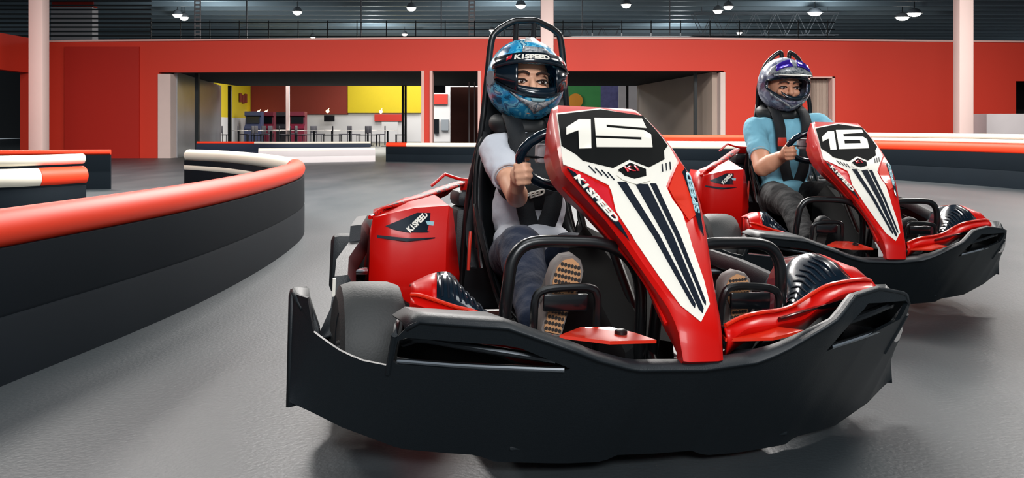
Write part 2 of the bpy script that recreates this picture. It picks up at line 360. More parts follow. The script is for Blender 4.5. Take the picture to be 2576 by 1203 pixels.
# the orange patch is a painted area of the green poster
p = W(1430, 275, 33.9); q = W(1466, 232, 33.9)
bm = bmesh.new(); add_lathe(bm, [(.02, -.03), (.27, -.02), (.27, .02), (.02, .03)], Matrix.Translation(((p.x+q.x)/2, 33.94, (p.z+q.z)/2)))
tag(from_bm('round_sign', bm, mat('amber_panel', (232, 150, 40), .6)), 'round orange sign over the green wall graphic', 'sign')
tag(box('wall_right_room', (wx(1400, 34.2), 34.3, 0), (wx(1640, 34.2), 34.5, 3.2), 'offwhite'), kind='structure')
tag(box('curtain', (wx(1133, 27), 27, 0), (wx(1215, 27), 27.2, sof), 'curtain'), 'brown curtain filling the right half of the narrow opening', 'curtain')
tag(box('support_column', (wx(719, 30), 30, 0), (wx(727, 30), 30.1, sof+.3), 'colm'), 'slim pale column in the middle of the wide opening', 'column')
tag(box('wall_door_room', (wx(2000), WD+1.5, 0), (wx(2140), WD+1.6, 2), 'beige'), kind='structure')
# pleated blind in the doorway
bm = bmesh.new(); n = 28
A = [Vector((wx(2040)+(wx(2091)-wx(2040))*i/n, WD+.2+(.02 if i % 2 else 0), 0)) for i in range(n+1)]
for p, q in zip(A, A[1:]): bm.faces.new([bm.verts.new(x) for x in (p, q, q+Vector((0, 0, wz(199))), p+Vector((0, 0, wz(199))))])
thicken(bm, lambda c: Vector((0, 1, 0)), .01)
tag(from_bm('strip_curtain', bm, 'beige', smooth=False), 'pale pleated strip curtain in the doorway behind driver 16', 'curtain')
tag(box('wall_far_room', (wx(2500), WD+1.5, 0), (wx(2700), WD+1.6, 2), 'dark'), kind='structure')
tag(box('equipment_cabinet', (wx(2482, 17), 17, 0), (wx(2600, 17), 17.6, wz(286, 17)), 'ltgrey', bev=.02), 'pale grey cabinet against the red wall, far right', 'cabinet')
for (px, py, d) in ((650, 283, 37.3), (669, 283, 37.3), (824, 280, 37.3), (958, 281, 36)):
    bm = bmesh.new(); bmesh.ops.create_uvsphere(bm, u_segments=12, v_segments=8, radius=.07, matrix=Matrix.Translation(W(px, py, d)))
    add_tube(bm, [W(px, py, d), W(px, py, d)+Vector((0, .3, .12))], .012, seg=6, n=1)
    tag(from_bm('wall_lamp', bm, 'warm'), {650: 'leftmost small warm wall lamp on the maroon band', 669: 'second small warm wall lamp from the left', 824: 'single small warm lamp above the right wall screen', 958: 'small warm lamp over the red awning'}[px], 'lamp')
# tables and chairs
def cafe_chair_bm():
    bm = bmesh.new(); add_box(bm, (-.16, -.16, .36), (.16, .16, .39), .01); add_box(bm, (-.16, .14, .42), (.16, .165, .66), .01)
    for x in (-.14, .14):
        for y in (-.14, .15): add_tube(bm, [(x, y, 0), (x, y, .37 if y < 0 else .6)], .012, seg=6, n=1)
    return bm
chair = from_bm('cafe_chair', cafe_chair_bm(), 'chairm')
bm = bmesh.new(); add_lathe(bm, [(.01, 0), (.3, 0), (.3, .02), (.01, .02)], Matrix.Rotation(PI/2, 4, 'X') @ Matrix.Translation((0, .5, 0)))
for f in bm.faces: pass
table = empty('cafe_table'); from_bm('table_top', bm, 'tablem', table)
bm = bmesh.new(); add_tube(bm, [(0, 0, .02), (0, 0, .5)], .03, seg=8, n=1); add_box(bm, (-.18, -.18, 0), (.18, .18, .02), .005); from_bm('pedestal', bm, 'mull', table)
ORD = ['first', 'second', 'third', 'fourth', 'fifth', 'sixth', 'seventh', 'eighth', 'ninth', 'tenth', 'eleventh', 'twelfth', 'thirteenth', 'fourteenth']
spots = [(600, 29.5), (640, 31), (682, 28.5), (705, 32.5), (745, 30), (790, 28.8), (835, 31.5), (880, 29.2), (925, 31), (975, 29.5)]
k = 0
for i, (px, d) in enumerate(spots):
    if i == 0: tt = table
    else:
        tt = table.copy(); COL.objects.link(tt)
        for ch in table.children: c = ch.copy(); COL.objects.link(c); c.parent = tt
    tt.location = (wx(px, d), d, 0)
    tag(tt, 'pale round cafe table in the food court, '+ORD[i]+' from the left', 'table', 'cafe tables in the food court')
    for s, rz in ((-.42, PI/2), (.42, -PI/2)):
        c = chair if k == 0 else chair.copy()
        if k: COL.objects.link(c)
        c.location = (wx(px, d)+s, d+.1*((k % 3)-1), 0); c.rotation_euler = (0, 0, rz+.2*((k % 3)-1)); k += 1
        tag(c, 'dark cafe chair on the '+('left' if s < 0 else 'right')+' of the '+ORD[i]+' food court table from the left', 'chair', 'cafe chairs in the food court')
def arcade(px, d, m, lab):
    x = wx(px, d); bm = bmesh.new()
    pr_ = [(-.3, 0), (-.3, .5), (-.36, .56), (-.16, .72), (-.12, 1.0), (-.26, 1.05), (-.26, 1.2), (.2, 1.2), (.2, 0)]
    vs = [bm.verts.new((x-.3, d+a, b)) for a, b in pr_]; f = bm.faces.new(vs); r = bmesh.ops.extrude_face_region(bm, geom=[f]); bmesh.ops.translate(bm, verts=[g for g in r['geom'] if isinstance(g, bmesh.types.BMVert)], vec=(.6, 0, 0))
    root = empty('arcade_machine', (x, d, 0)); o = from_bm('cabinet', bm, m, root, smooth=False); o.location = (-x, -d, 0)
    box('screen', (-.24, -.2, .75), (.24, -.12, 1.0), 'tv', root)
    tag(root, lab, 'arcade machine')
arcade(672, 35.5, 'arcade', 'maroon arcade machine below the left wall screen'); arcade(750, 35, 'arcade', 'maroon arcade machine right of the slim pale column')
arcade(711, 36.6, 'chairm', 'dark arcade machine just left of the slim pale column'); arcade(640, 34.5, 'bluem', 'blue grey covered machine nearest the yellow corner wall')
# ------------------------------------------------------------------ ceiling and upper hall
bm = bmesh.new(); add_box(bm, (-26, -3, 4.55), (26, 50, 4.65))
tag(from_bm('ceiling', bm, 'deck', smooth=False), kind='structure')
bm = bmesh.new(); y = 20.0
while y < 46:
    add_box(bm, (-26, y, 4.34), (26, y+.12, 4.55)); y += 1.15
tag(from_bm('trim_15', bm, 'rib', smooth=False), kind='structure')
tag(box('wall_far', (-30, 47, 0), (30, 47.2, 4.6), 'dark'), kind='structure')
# upper railing, cable trays
bm = bmesh.new()
for z in (0, .18, .36): add_tube(bm, [W(380, 92, 23)+Vector((0, 0, z)), W(2100, 92, 23)+Vector((0, 0, z))], .015, seg=6, n=1)
for i in range(24): x = wx(380+i*74, 23); add_tube(bm, [(x, 23, wz(97, 23)), (x, 23, wz(92, 23)+.4)], .014, seg=6, n=1)
tag(from_bm('upper_railing', bm, 'mull'), 'dark steel railing running along the top of the red wall', 'railing')
tag(box('wall_mezzanine_base', (wx(300, 23), 23, 2.3), (wx(2200, 23), 23.15, wz(96, 23)), 'dark'), kind='structure')
for i, (px, w) in enumerate(((497, 14), (1187, 14))):
    bm = bmesh.new(); d = 24; x0 = wx(px-w/2, d); x1 = wx(px+w/2, d)
    for x in (x0, x1): add_tube(bm, [(x, d, 0), (x, d, 4.5)], .018, seg=6, n=1)
    z = 2.5
    while z < 4.4: add_box(bm, (x0, d-.01, z), (x1, d+.01, z+.05)); z += .11
    tag(from_bm('lattice_mast', bm, 'ltgrey', smooth=False), ['pale lattice mast rising behind the wall, left of picture', 'pale lattice mast behind the wall just left of the helmet hoop'][i], 'mast')
for i, (px, y1) in enumerate(((620, 97), (908, 95), (1110, 95), (1465, 95), (1685, 95))):
    tag(box('hanger_pole', (wx(px-1.5, 25), 25, 2.4), (wx(px+1.5, 25), 25.04, 4.4), 'grey'), 'thin grey vertical pole in the dark upper hall, '+['leftmost', 'second from the left', 'just left of the pale lattice mast', 'right of the middle column', 'rightmost'][i], 'pole', 'vertical poles in the upper hall')
# pale office block and red fascia high at the left
tag(box('office_box', W(128, 100, 28), W(232, 18, 28)+Vector((0, .4, 0)), 'ltgrey'), 'pale office block with red top, high behind the left column', 'office')
tag(box('fascia_board', W(130, 17, 28), W(234, -20, 28)+Vector((0, .3, 0)), 'redmat'), 'red fascia board on top of the pale office block', 'fascia')
# horizontal slat screen above the wall at the left
ORD_ = ['first', 'second', 'third', 'fourth', 'fifth', 'sixth', 'seventh', 'eighth', 'ninth']
for i in range(9):
    z = wz(92-i*11, 21); tag(box('screen_slat', (wx(-60, 21), 21, z), (wx(380, 21), 21.05, z+.035), 'mull'), 'thin dark horizontal slat above the left red wall, '+ORD_[i]+' from the bottom', 'slat', 'horizontal slats above the left wall')
# lamps
LP = [(463, 44), (446, 37), (748, 30), (1035, 20), (1310, 14), (1238, 76), (787, 92), (1018, 86), (1575, 12), (1832, 17), (1806, 27), (2050, 32), (1860, 82), (2270, 44), (2300, 34)]
LN = ['lower lamp of the close pair at the upper left', 'upper lamp of the close pair at the upper left', 'lamp between the left pair and the helmet hoop', 'lamp above the narrow opening', 'lamp above the blue helmet',
      'small lamp just left of the helmet hoop', 'small low lamp sitting over the wall top, centre left', 'small lamp low above the narrow opening', 'lamp above the number board of kart 15', 'upper lamp of the pair left of driver 16',
      'lower lamp of the pair left of driver 16', 'lamp high above the grey helmet', 'small lamp low above the wall near driver 16', 'left lamp of the pair near the right column', 'right lamp of the pair near the right column']
def lamp_parts(root):
    bm = bmesh.new(); add_lathe(bm, [(.03, .16), (.1, .12), (.16, 0), (.13, 0.02)], Matrix.Rotation(PI/2, 4, 'X')); from_bm('housing', bm, 'grey', root)
    bm = bmesh.new(); bmesh.ops.create_uvsphere(bm, u_segments=16, v_segments=10, radius=.13)
    for v in bm.verts: v.co.z *= .75
    from_bm('lens', bm, 'lamp', root)
    bm = bmesh.new(); add_tube(bm, [(0, 0, .15), (0, 0, .6)], .01, seg=6, n=1); from_bm('rod', bm, 'mull', root)
proto = None
for i, (px, py) in enumerate(LP):
    d = F*(4.1-H)/(YH-py)
    if proto is None: proto = r_ = empty('high_bay_lamp'); lamp_parts(r_)
    else:
        r_ = proto.copy(); COL.objects.link(r_)
        for ch in proto.children: c = ch.copy(); COL.objects.link(c); c.parent = r_
    r_.location = W(px, py, d); s = (.75 if py > 70 else 1.0); r_.scale = (s*(1.6 if px > 2000 else 1.0), s, s)
    tag(r_, 'glowing white '+LN[i], 'lamp', 'high bay lamps under the ceiling')
for i, (x0, x1, d) in enumerate(((1745, 2110, 29), (1250, 1560, 33))):
    bm = bmesh.new(); a = wx(x0, d); b = wx(x1, d); zl, zh = 3.55, 4.25
    for z in (zl, zh):
        for dy in (0, .4): add_tube(bm, [(a, d+dy, z), (b, d+dy, z)], .022, seg=6, n=1)
    n = 14
    for k in range(n):
        p, q = a+(b-a)*k/n, a+(b-a)*(k+1)/n
        for dy in (0, .4): add_tube(bm, [(p, d+dy, zl if k % 2 else zh), (q, d+dy, zh if k % 2 else zl)], .013, seg=5, n=1)
        add_tube(bm, [(p, d, zl), (p, d+.4, zl)], .012, seg=5, n=1)
    for x in (a+.3, b-.3): add_tube(bm, [(x, d+.2, zh), (x, d+.2, 4.56)], .015, seg=6, n=1)
    tag(from_bm('lighting_truss', bm, 'grey', smooth=False), ['grey lattice truss hanging high between driver 16 and kart 15', 'grey lattice truss hanging high behind the helmet hoop'][i], 'truss')
# columns
for (px, w, d, lab) in ((98, 36, 16.5, 'pale pinkish square column at the far left'), (1376, 32, 18.2, 'pale column rising behind the blue helmet'), (2423, 36, 16.5, 'pale column on the right, behind kart 16')):
    r_ = empty('column', (wx(px, d), d, 0)); hw = wx(1288+w/2, d)
    box('shaft', (-hw, -hw, 0), (hw, hw, 4.5), 'colm', r_, bev=.02); box('base_plate', (-hw-.05, -hw-.05, 0), (hw+.05, hw+.05, .03), 'grey', r_)
    tag(r_, lab, 'column')

# ------------------------------------------------------------------ track barriers
def barrier(name, path, rails, skirt, lab, cuts=None):
    """rails: (z, radius, material list [(fraction, material)]); skirt: (z0, z1, halfwidth, material)"""
    P = smooth_path([(x, y, 0) for x, y in path], 8)
    root = empty(name, (path[0][0], path[0][1], 0)); off = Vector((-path[0][0], -path[0][1], 0))
    # skirt
    z0, z1, hw, m = skirt; secs = []
    for i, p in enumerate(P):
        d = (P[min(i+1, len(P)-1)]-P[max(i-1, 0)]).normalized(); n = Vector((d.y, -d.x, 0))
        q = p+off; secs.append([q+n*hw+Vector((0, 0, z0)), q+n*hw*1.02+Vector((0, 0, (z0+z1)/2-.01)), q+n*hw*.94+Vector((0, 0, (z0+z1)/2)), q+n*hw*1.02+Vector((0, 0, (z0+z1)/2+.01)), q+n*hw+Vector((0, 0, z1)),
                                q-n*hw+Vector((0, 0, z1)), q-n*hw+Vector((0, 0, z0))])
    loft('skirt', secs, m, root, closed=True, caps=True)
    for (z, r, segs) in rails:
        a = 0
        for (fr, mm) in segs:
            b = int(round(fr*(len(P)-1)))
            pts = [P[i]+off+Vector((0, 0, z)) for i in range(a, b+1)]
            if len(pts) > 1 and mm: tube('rail', pts, r, mm, root, n=1, seg=16)
            a = b
    tag(root, lab, 'barrier')
    return root
barrier('track_barrier', [(-1.62, .6), (-1.50, 1.6), (-1.38, 2.46), (-1.30, 3.04), (-1.25, 3.6), (-1.24, 4.3), (-1.27, 5.0), (-1.35, 5.7), (-1.52, 6.3), (-1.97, 7.2), (-2.5, 8.0), (-3.0, 8.5)],
        [(.405, .055, [(.70, 'barred'), (1, 'barwhite')]), (.295, .054, [(.74, None), (1, 'barwhite')])], (0.0, .36, .05, 'bardk'), 'near left curved barrier with red top tube turning to cream at its tip')
barrier('track_barrier', [(-6.6, 6.6), (-5.2, 7.2), (-4.25, 7.6), (-3.85, 8.2)], [(.385, .045, [(1, 'barwhite')]), (.235, .085, [(.8, 'barwhite'), (1, 'barred')])], (.0, .30, .05, 'bardk'), 'double railed cream barrier at the left edge, behind the near red one')
barrier('track_barrier', [(-8.0, 8.8), (-5.4, 9.5), (-4.3, 9.8)], [(.395, .028, [(1, 'barred')])], (.0, .37, .03, 'bardk'), 'thin red topped barrier behind the cream one at the left edge')
barrier('track_barrier', [(-6.3, 18.3), (-5.3, 18.2), (-4.6, 18.0), (-3.9, 18.1), (-2.83, 18.3)], [(.33, .028, [(.3, 'barred'), (1, 'barwhite')])], (.0, .32, .05, 'barblue'), 'distant barrier with cream top and dark blue skirt in front of the food court')
barrier('track_barrier', [(-4.6, 16.6), (-4.0, 16.7), (-3.3, 17.0), (-2.6, 17.3)], [(.23, .035, [(1, 'barwhite')])], (.0, .22, .05, 'ltgrey'), 'low pale barrier lying before the dark blue one')
barrier('track_barrier', [(-2.35, 17.2), (-1.8, 17.0), (-1.0, 16.8), (.5, 16.8), (1.3, 16.9)], [(.315, .045, [(.2, 'barred'), (1, 'barwhite')])], (.0, .28, .05, 'bardk'), 'far straight barrier with cream rail passing behind driver 15')
barrier('track_barrier', [(1.4, 14.4), (2.4, 13.6), (3.3, 13.3), (4.0, 13.2)], [(.385, .068, [(1, 'barwhite')]), (.495, .045, [(1, 'barred')])], (.0, .34, .06, 'bardk'), 'barrier with red rail over thick cream rail, seen between the two karts')
barrier('track_barrier', [(4.0, 12.6), (4.5, 12.0), (4.95, 11.2), (5.3, 10.4), (5.5, 9.7), (5.62, 9.0), (5.7, 8.0)],
        [(.56, .028, [(1, 'barwhite')]), (.505, .024, [(1, 'barwhite')]), (.425, .062, [(1, 'barred')])], (.0, .38, .06, 'bardk'), 'tall barrier with cream and red rails along the right, behind kart 16')

# ------------------------------------------------------------------ go-kart (local frame: X forward, Y to the kart's left, Z up)
PR = [(.20, .765), (.294, .719), (.40, .664), (.535, .583), (.68, .466), (.80, .350), (.828, .318), (.845, .262)]
def prof(x): return interp(x, PR)
def pnorm(x):
    a, b = prof(x-.02), prof(x+.02); return Vector((a-b, 0, .04)).normalized()
def on_face(p, off=0):
    n = pnorm(p[0]); return Vector((p[0], p[1], prof(p[0])))+n*off
def face_decal(name, loops, off, m, parent, step=.02):
    bm = flat_poly([loops], ((1, 0, 0), step))
    for v in bm.verts: v.co = on_face(v.co, off)
    thicken(bm, lambda c: pnorm(c.x), .0012)
    return from_bm(name, bm, m, parent, sharp=50)
def face_text(name, s, centre, along, height, off, m, parent, length=None, bold=.03):
    """lettering laid on the sloping face; along = direction of writing in (X,Y)"""
    bm, w, h = text_mesh(s, 1, bold); a = Vector(along).normalized(); u = Vector((-a.y, a.x))
    k = height/h; kx = (length/w) if length else k
    for v in bm.verts:
        q = Vector(centre)+a*v.co.x*kx+u*v.co.y*k; v.co = on_face(q, off)
    thicken(bm, lambda c: pnorm(c.x), .0012)
    return from_bm(name, bm, m, parent, smooth=False)
FL = [(.275, -.108), (.317, -.120), (.38, -.136), (.452, -.152), (.522, -.168), (.541, -.164), (.645, -.112), (.731, -.077), (.806, -.042), (.845, -.034)]
FR = [(.275, .095), (.317, .105), (.371, .114), (.43, .116), (.522, .117), (.576, .112), (.616, .103), (.717, .070), (.80, .045), (.845, .036)]
LL = [(.275, (.25, -.118, .63)), (.317, (.265, -.127, .60)), (.38, (.30, -.132, .575)), (.452, (.36, -.137, .547)), (.522, (.40, -.115, .512)), (.60, (.48, -.10, .485)), (.66, (.54, -.075, .445)), (.731, (.62, -.044, .402)), (.78, (.68, -.036, .36)), (.81, (.74, -.045, .325)), (.845, (.80, -.03, .268))]
RR = [(.275, (.25, .125, .69)), (.317, (.28, .142, .665)), (.38, (.31, .163, .625)), (.452, (.36, .177, .585)), (.522, (.42, .187, .516)), (.60, (.50, .172, .44)), (.66, (.56, .150, .40)), (.731, (.63, .122, .34)), (.80, (.72, .095, .285)), (.845, (.79, .055, .262))]
def vinterp(x, T):
    if x <= T[0][0]: return Vector(T[0][1])
    for (a, p), (b, q) in zip(T, T[1:]):
        if x <= b: return Vector(p).lerp(Vector(q), (x-a)/(b-a))
    return Vector(T[-1][1])
BLACK = [(.327, -.119), (.292, 0), (.313, .100), (.365, .105), (.438, .108), (.457, .090), (.487, .078), (.517, .028), (.493, -.008), (.523, -.057), (.502, -.118), (.482, -.126), (.453, -.150)]
WHITE = [(.455, -.152), (.515, -.166), (.54, -.127), (.567, -.084), (.582, -.083), (.627, -.09), (.689, -.074), (.75, -.049), (.798, -.026), (.82, .004), (.796, .034), (.757, .041), (.699, .044), (.628, .055), (.598, .047), (.567, .046), (.49, .108), (.442, .112), (.318, .104), (.284, .0), (.318, -.119)]
D1 = [(.385, -.117), (.346, -.073), (.344, -.044), (.46, -.084), (.463, -.113), (.396, -.092), (.415, -.127)]
D5 = [(.336, -.032), (.329, .091), (.372, .084), (.365, -.013), (.377, -.017), (.383, .073), (.4, .083), (.448, .066), (.455, -.07), (.422, -.06), (.422, .05), (.412, .054), (.413, -.057)]
D6 = [(.336, -.032), (.329, .091), (.350, .088), (.362, -.010), (.380, -.016), (.377, .072), (.395, .083), (.448, .066), (.457, -.072)]
D6H = [(.402, -.024), (.400, .048), (.420, .042), (.424, -.032)]
BT = [(0, (.70, .262)), (.07, (.255,)), ]
# front bumper plan: |Y| -> X and Z of top and bottom edge
TX = [(0, .895), (.12, .885), (.25, .855), (.40, .785), (.53, .712), (.60, .655), (.65, .59), (.685, .51), (.70, .44)]
BX = [(0, .665), (.19, .655), (.30, .63), (.41, .59), (.49, .555), (.60, .52), (.66, .492), (.70, .475)]
TZ = [(0, .252), (.13, .253), (.20, .272), (.24, .288), (.36, .326), (.50, .322), (.515, .310), (.53, .285), (.54, .222), (.58, .225), (.62, .238), (.665, .262), (.678, .325), (.70, .318)]
BZ = [(0, .036), (.08, .036), (.11, .024), (.32, .024), (.35, .034), (.45, .034), (.49, .034), (.60, .070), (.66, .095), (.70, .11)]
TZR = [(0, .252), (.10, .262), (.152, .284), (.296, .383), (.384, .390), (.49, .370), (.512, .360), (.53, .32), (.54, .25), (.58, .235), (.62, .24), (.665, .262), (.678, .31), (.70, .305)]
def tz(y): return interp(abs(y), TZ if y < 0 else TZR)
def bump_pt(y, z):
    a = abs(y); zb = interp(a, BZ); v = (z-zb)/max(.01, .30-zb)
    return Vector((interp(a, BX)+(interp(a, TX)-interp(a, BX))*min(1.15, v) , y, z))
def curved(base, pts, r, name, m, parent, **k): return tube(name, pts, r, m, parent, **k)
def rounded_loop(cx, cy, hw, hh, n=5): return [(cx-hw, cy-hh), (cx+hw, cy-hh), (cx+hw, cy+hh), (cx-hw, cy+hh)]

def build_kart(mtx, digit, lab, drops=(0, 0), split_hoop=False):
    K = empty('go_kart'); K.matrix_world = mtx; tag(K, lab, 'go-kart')
    # --- nose fairing shell
    secs = []
    xs = [.275, .295, .317, .35, .38, .415, .452, .487, .522, .541, .57, .60, .645, .69, .731, .77, .80, .82, .83, .838, .845]
    for x in xs:
        yl, yr = interp(x, FL), interp(x, FR); bl, br = vinterp(x, LL), vinterp(x, RR); n = pnorm(x)
        L = Vector((x, yl, prof(x))); R_ = Vector((x, yr, prof(x)))
        e = .007
        s = [bl, bl.lerp(L, .5)+Vector((0, -.006, 0)), bl.lerp(L, .9)+Vector((0, -.004, 0)), L+Vector((0, e, 0)), L.lerp(R_, .5)+n*.0, R_-Vector((0, e, 0)), br.lerp(R_, .9)+Vector((0, .004, 0)), br.lerp(R_, .5)+Vector((0, .008, 0)), br]
        secs.append(s)
    # top lip rolls back, nose tip rolls under
    first = [Vector((p.x-.02, p.y*.97, p.z-.006 if 2 < i < 6 else p.z)) for i, p in enumerate(secs[0])]
    last = [Vector((.80, p.y*.9, .235)) for p in secs[-1]]
    nose = loft('front_fairing', [first]+secs+[last], 'red', K, thick=.006, sharp=40)
    nose['label'] = 'red nose fairing with white graphic'
    wd_ = face_decal('white_graphic', [WHITE], .0012, 'white', nose)
    face_decal('number_panel', [BLACK], .0026, 'plate', nose)
    face_decal('number', [D1], .004, 'white', nose)
    if digit == 5: face_decal('number', [D5], .004, 'white', nose)
    else: face_decal('number', [D6, D6H], .004, 'white', nose)
    hexo = [(.545, -.058), (.500, -.012), (.535, .026), (.556, .014), (.566, -.021), (.556, -.048)]
    face_decal('badge_border', [hexo], .0038, 'white', nose)
    hx = [(.532, -.05), (.507, -.012), (.527, .016), (.545, .009), (.553, -.021), (.546, -.041)]
    bd = face_decal('badge', [hx], .005, 'plate', nose)
    face_text('badge_lettering', 'K1', (.528, -.018), (-.12, 1), .016, .0062, 'pink', nose, length=.030)
    for A_, w1, w2 in (((.560, -.052), .010, .004), ((.564, -.009), .014, .005), ((.562, .018), .007, .003)):
        end = {-.052: (.796, .0), -.009: (.803, .012), .018: (.792, .024)}[A_[1]]
        face_decal('stripe', [[(A_[0], A_[1]-w1), (A_[0], A_[1]+w1), (end[0], end[1]+w2), (end[0]+.006, end[1]), (end[0], end[1]-w2)]], .003, 'stripe', nose)
    for i in range(4):
        face_decal('hatch_mark', [[(.520+i*.006, -.112+i*.012), (.519+i*.006, -.1095+i*.012), (.540+i*.005, -.1015+i*.012), (.541+i*.005, -.104+i*.012)]], .003, 'stripe', nose)
    for i in range(3):
        face_decal('hatch_mark', [[(.497+i*.004, .085-i*.011), (.497+i*.004, .0875-i*.011), (.522+i*.004, .0775-i*.011), (.522+i*.004, .075-i*.011)]], .003, 'stripe', nose)
    face_decal('crimson_panel', [[(.524, -.160), (.560, -.112), (.576, -.088), (.627, -.094), (.648, -.096), (.60, -.126)]], .0016, 'pink', nose)
    face_decal('lettering_strip', [[(.528, -.163), (.541, -.148), (.60, -.118), (.655, -.092), (.690, -.086), (.646, -.109), (.56, -.152)]], .0024, 'navy', nose)
    face_text('fairing_lettering', 'K1SPEED', (.600, -.122), (.118, .060), .017, .0036, 'white', nose, length=.115, bold=.05)
    face_decal('orange_panel', [[(.492, .112), (.520, .114), (.575, .108), (.612, .098), (.63, .088), (.645, .062), (.60, .052), (.572, .050)]], .0016, 'orange', nose)
    face_decal('lettering_strip', [[(.515, .1135), (.575, .1085), (.616, .0995), (.68, .078), (.66, .076), (.60, .090), (.53, .100)]], .0024, 'navy', nose)
    face_text('fairing_lettering', 'SPEED', (.580, .100), (-.10, .024), .012, .0036, 'cyan', nose, length=.10, bold=.05)
    # crease lines along the side wall
    tube('fairing_crease', [vinterp(x, LL).lerp(Vector((x, interp(x, FL), prof(x))), .45)+Vector((0, -.007, 0)) for x in (.53, .60, .66, .72, .78, .82)], .004, 'red', nose, seg=8)
    # --- front bumper: curved plastic wall with two windows
    def outline():
        top = []; ys = [-.70+i*.02 for i in range(71)] + [-b for b, _ in TZ]+[b for b, _ in TZR]
        ys = sorted(set(round(y, 4) for y in ys))
        bot = [(y, interp(abs(y), BZ)) for y in ys]; tp = [(y, tz(y)) for y in ys]
        return bot+tp[::-1]
    def win(s):
        w = [(.243, .262), (.250, .254), (.30, .250), (.52, .238), (.530, .245), (.528, .288), (.515, .297), (.36, .300), (.33, .296)]
        if s > 0: return [(.268, .268), (.30, .332), (.345, .362), (.50, .350), (.510, .343), (.508, .306), (.40, .287)]
        return [(s*a, b-.012) for a, b in w]
    bm = flat_poly([[outline(), win(-1), win(1)]], ((1, 0, 0), .03), ((0, 1, 0), .04))
    for v in bm.verts: v.co = bump_pt(v.co.x, v.co.y)
    thicken(bm, lambda c: Vector((-1, -.6*c.y, 0)).normalized(), .010)
    fb = from_bm('front_bumper', bm, 'black', K, sharp=30)
    # top shelf running back from the upper edge
    s1, s2, s3 = [], [], []
    for i in range(-26, 27):
        y = i*.02; z = tz(y); p = bump_pt(y, z); hi = max(0, min(1, (y-.12)/.12))
        s1.append(p+Vector((.002, 0, .0))); s2.append(p+Vector((-.035+.012*hi, 0, .008-.012*hi))); s3.append(p+Vector((-.15+.05*hi, 0, -.004-.03*max(0, 1-abs(y)/.3)-.085*hi)))
    loft('bumper_shelf', [[a, b, c] for a, b, c in zip(s1, s2, s3)], 'black', fb, thick=.006, sharp=50)
    for s in (-1, 1):
        up = 0 if s < 0 else .06
        # box rib at the outer end of each window
        tube('window_rib', [bump_pt(s*.534, z)+Vector((-.003, 0, 0)) for z in ((.205, .23, .26, .288) if s < 0 else (.22, .26, .29, .315))], .006, 'black', fb, seg=8)
        tube('nerf_bar', [bump_pt(s*.52, .232+up)+Vector((-.012, 0, 0)), bump_pt(s*.40, .238+up*.8)+Vector((-.006, 0, 0)), bump_pt(s*(.25 if s < 0 else .28), .246+up*.5)+Vector((-.004, 0, 0))], .0055, 'chrome', fb, seg=10)
        tube('nerf_bar', [bump_pt(s*.51, .262+up)+Vector((-.05, 0, 0)), bump_pt(s*.48, .278+up)+Vector((-.035, 0, 0)), bump_pt(s*.40, .272+up)+Vector((-.03, 0, 0)), bump_pt(s*(.26 if s < 0 else .30), .258+up)+Vector((-.03, 0, 0))], .008, 'dkmetal', fb, seg=10)
        # inner back of the window box
        bmx = bmesh.new()
        vs = [bmx.verts.new(bump_pt(s*y, z)+Vector((-.13, 0, 0))) for y, z in ((.18, .17), (.50, .17), (.50, .295+up*.8), (.22, .28+up*.6))]; bmx.faces.new(vs); thicken(bmx, lambda c: Vector((-1, 0, 0)), .01)
        from_bm('window_back', bmx, 'blackg', fb, smooth=False)
        loft('box_side', [[bump_pt(s*.535, z) for z in (.205, .25, .285)], [bump_pt(s*.535, z)+Vector((-.07, -s*.01, 0)) for z in (.205, .25, .292+up*.5)], [bump_pt(s*.535, z)+Vector((-.15, -s*.03, 0)) for z in (.205, .25, .290)]], 'black', fb, thick=.006)
        # upright end fin returning inwards
        e0 = bump_pt(s*.70, .10)
        loft('end_fin', [[e0, (.44, s*.703, .312), (.435, s*.700, .326)], [(e0.x-.02, s*.672, .10), (.42, s*.676, .322), (.415, s*.672, .327)], [(e0.x-.01, s*.645, .10), (.46, s*.648, .25), (.455, s*.645, .252)]], 'black', fb, thick=.010)
        loft('end_fin_cap', [[(.455, s*.703, .32), (.44, s*.70, .33), (.42, s*.668, .325)], [(.50, s*.688, .30), (.49, s*.68, .305), (.475, s*.66, .27)]], 'black', fb, thick=.008)
    # --- floor tray and chassis
    bm = bmesh.new(); add_box(bm, (-.62, -.30, .055), (.66, .30, .068), .004)
    from_bm('floor_tray', bm, 'black', K)
    bm = bmesh.new()
    for s in (-1, 1):
        add_tube(bm, [(-.72, s*.26, .09), (0, s*.30, .09), (.45, s*.22, .09), (.66, s*.16, .12)], .014)
        add_tube(bm, [(.58, s*.12, .12), (.58, s*.3, .16), (.52, s*.44, .18)], .012)
    add_tube(bm, [(.5, -.5, .17), (.5, .5, .17)], .013, n=1); add_tube(bm, [(-.6, -.4, .15), (-.6, .4, .15)], .018, n=1)
    from_bm('chassis', bm, 'black', K)
    # centre tunnel / tank below the steering column
    loft('centre_cowl', [[(.16, -.03, .10), (.18, -.035, .36), (.22, .0, .44), (.20, .09, .40), (.18, .11, .10)], [(.42, -.055, .10), (.40, -.05, .33), (.40, 0, .38), (.40, .075, .35), (.42, .09, .10)], [(.62, -.05, .09), (.60, -.045, .22), (.60, 0, .25), (.60, .06, .24), (.62, .07, .09)]], 'cowl', K, caps=True)
    tube('steering_column', [(.62, .01, .20), (.20, 0, .58)], .011, 'tube', K, n=1)
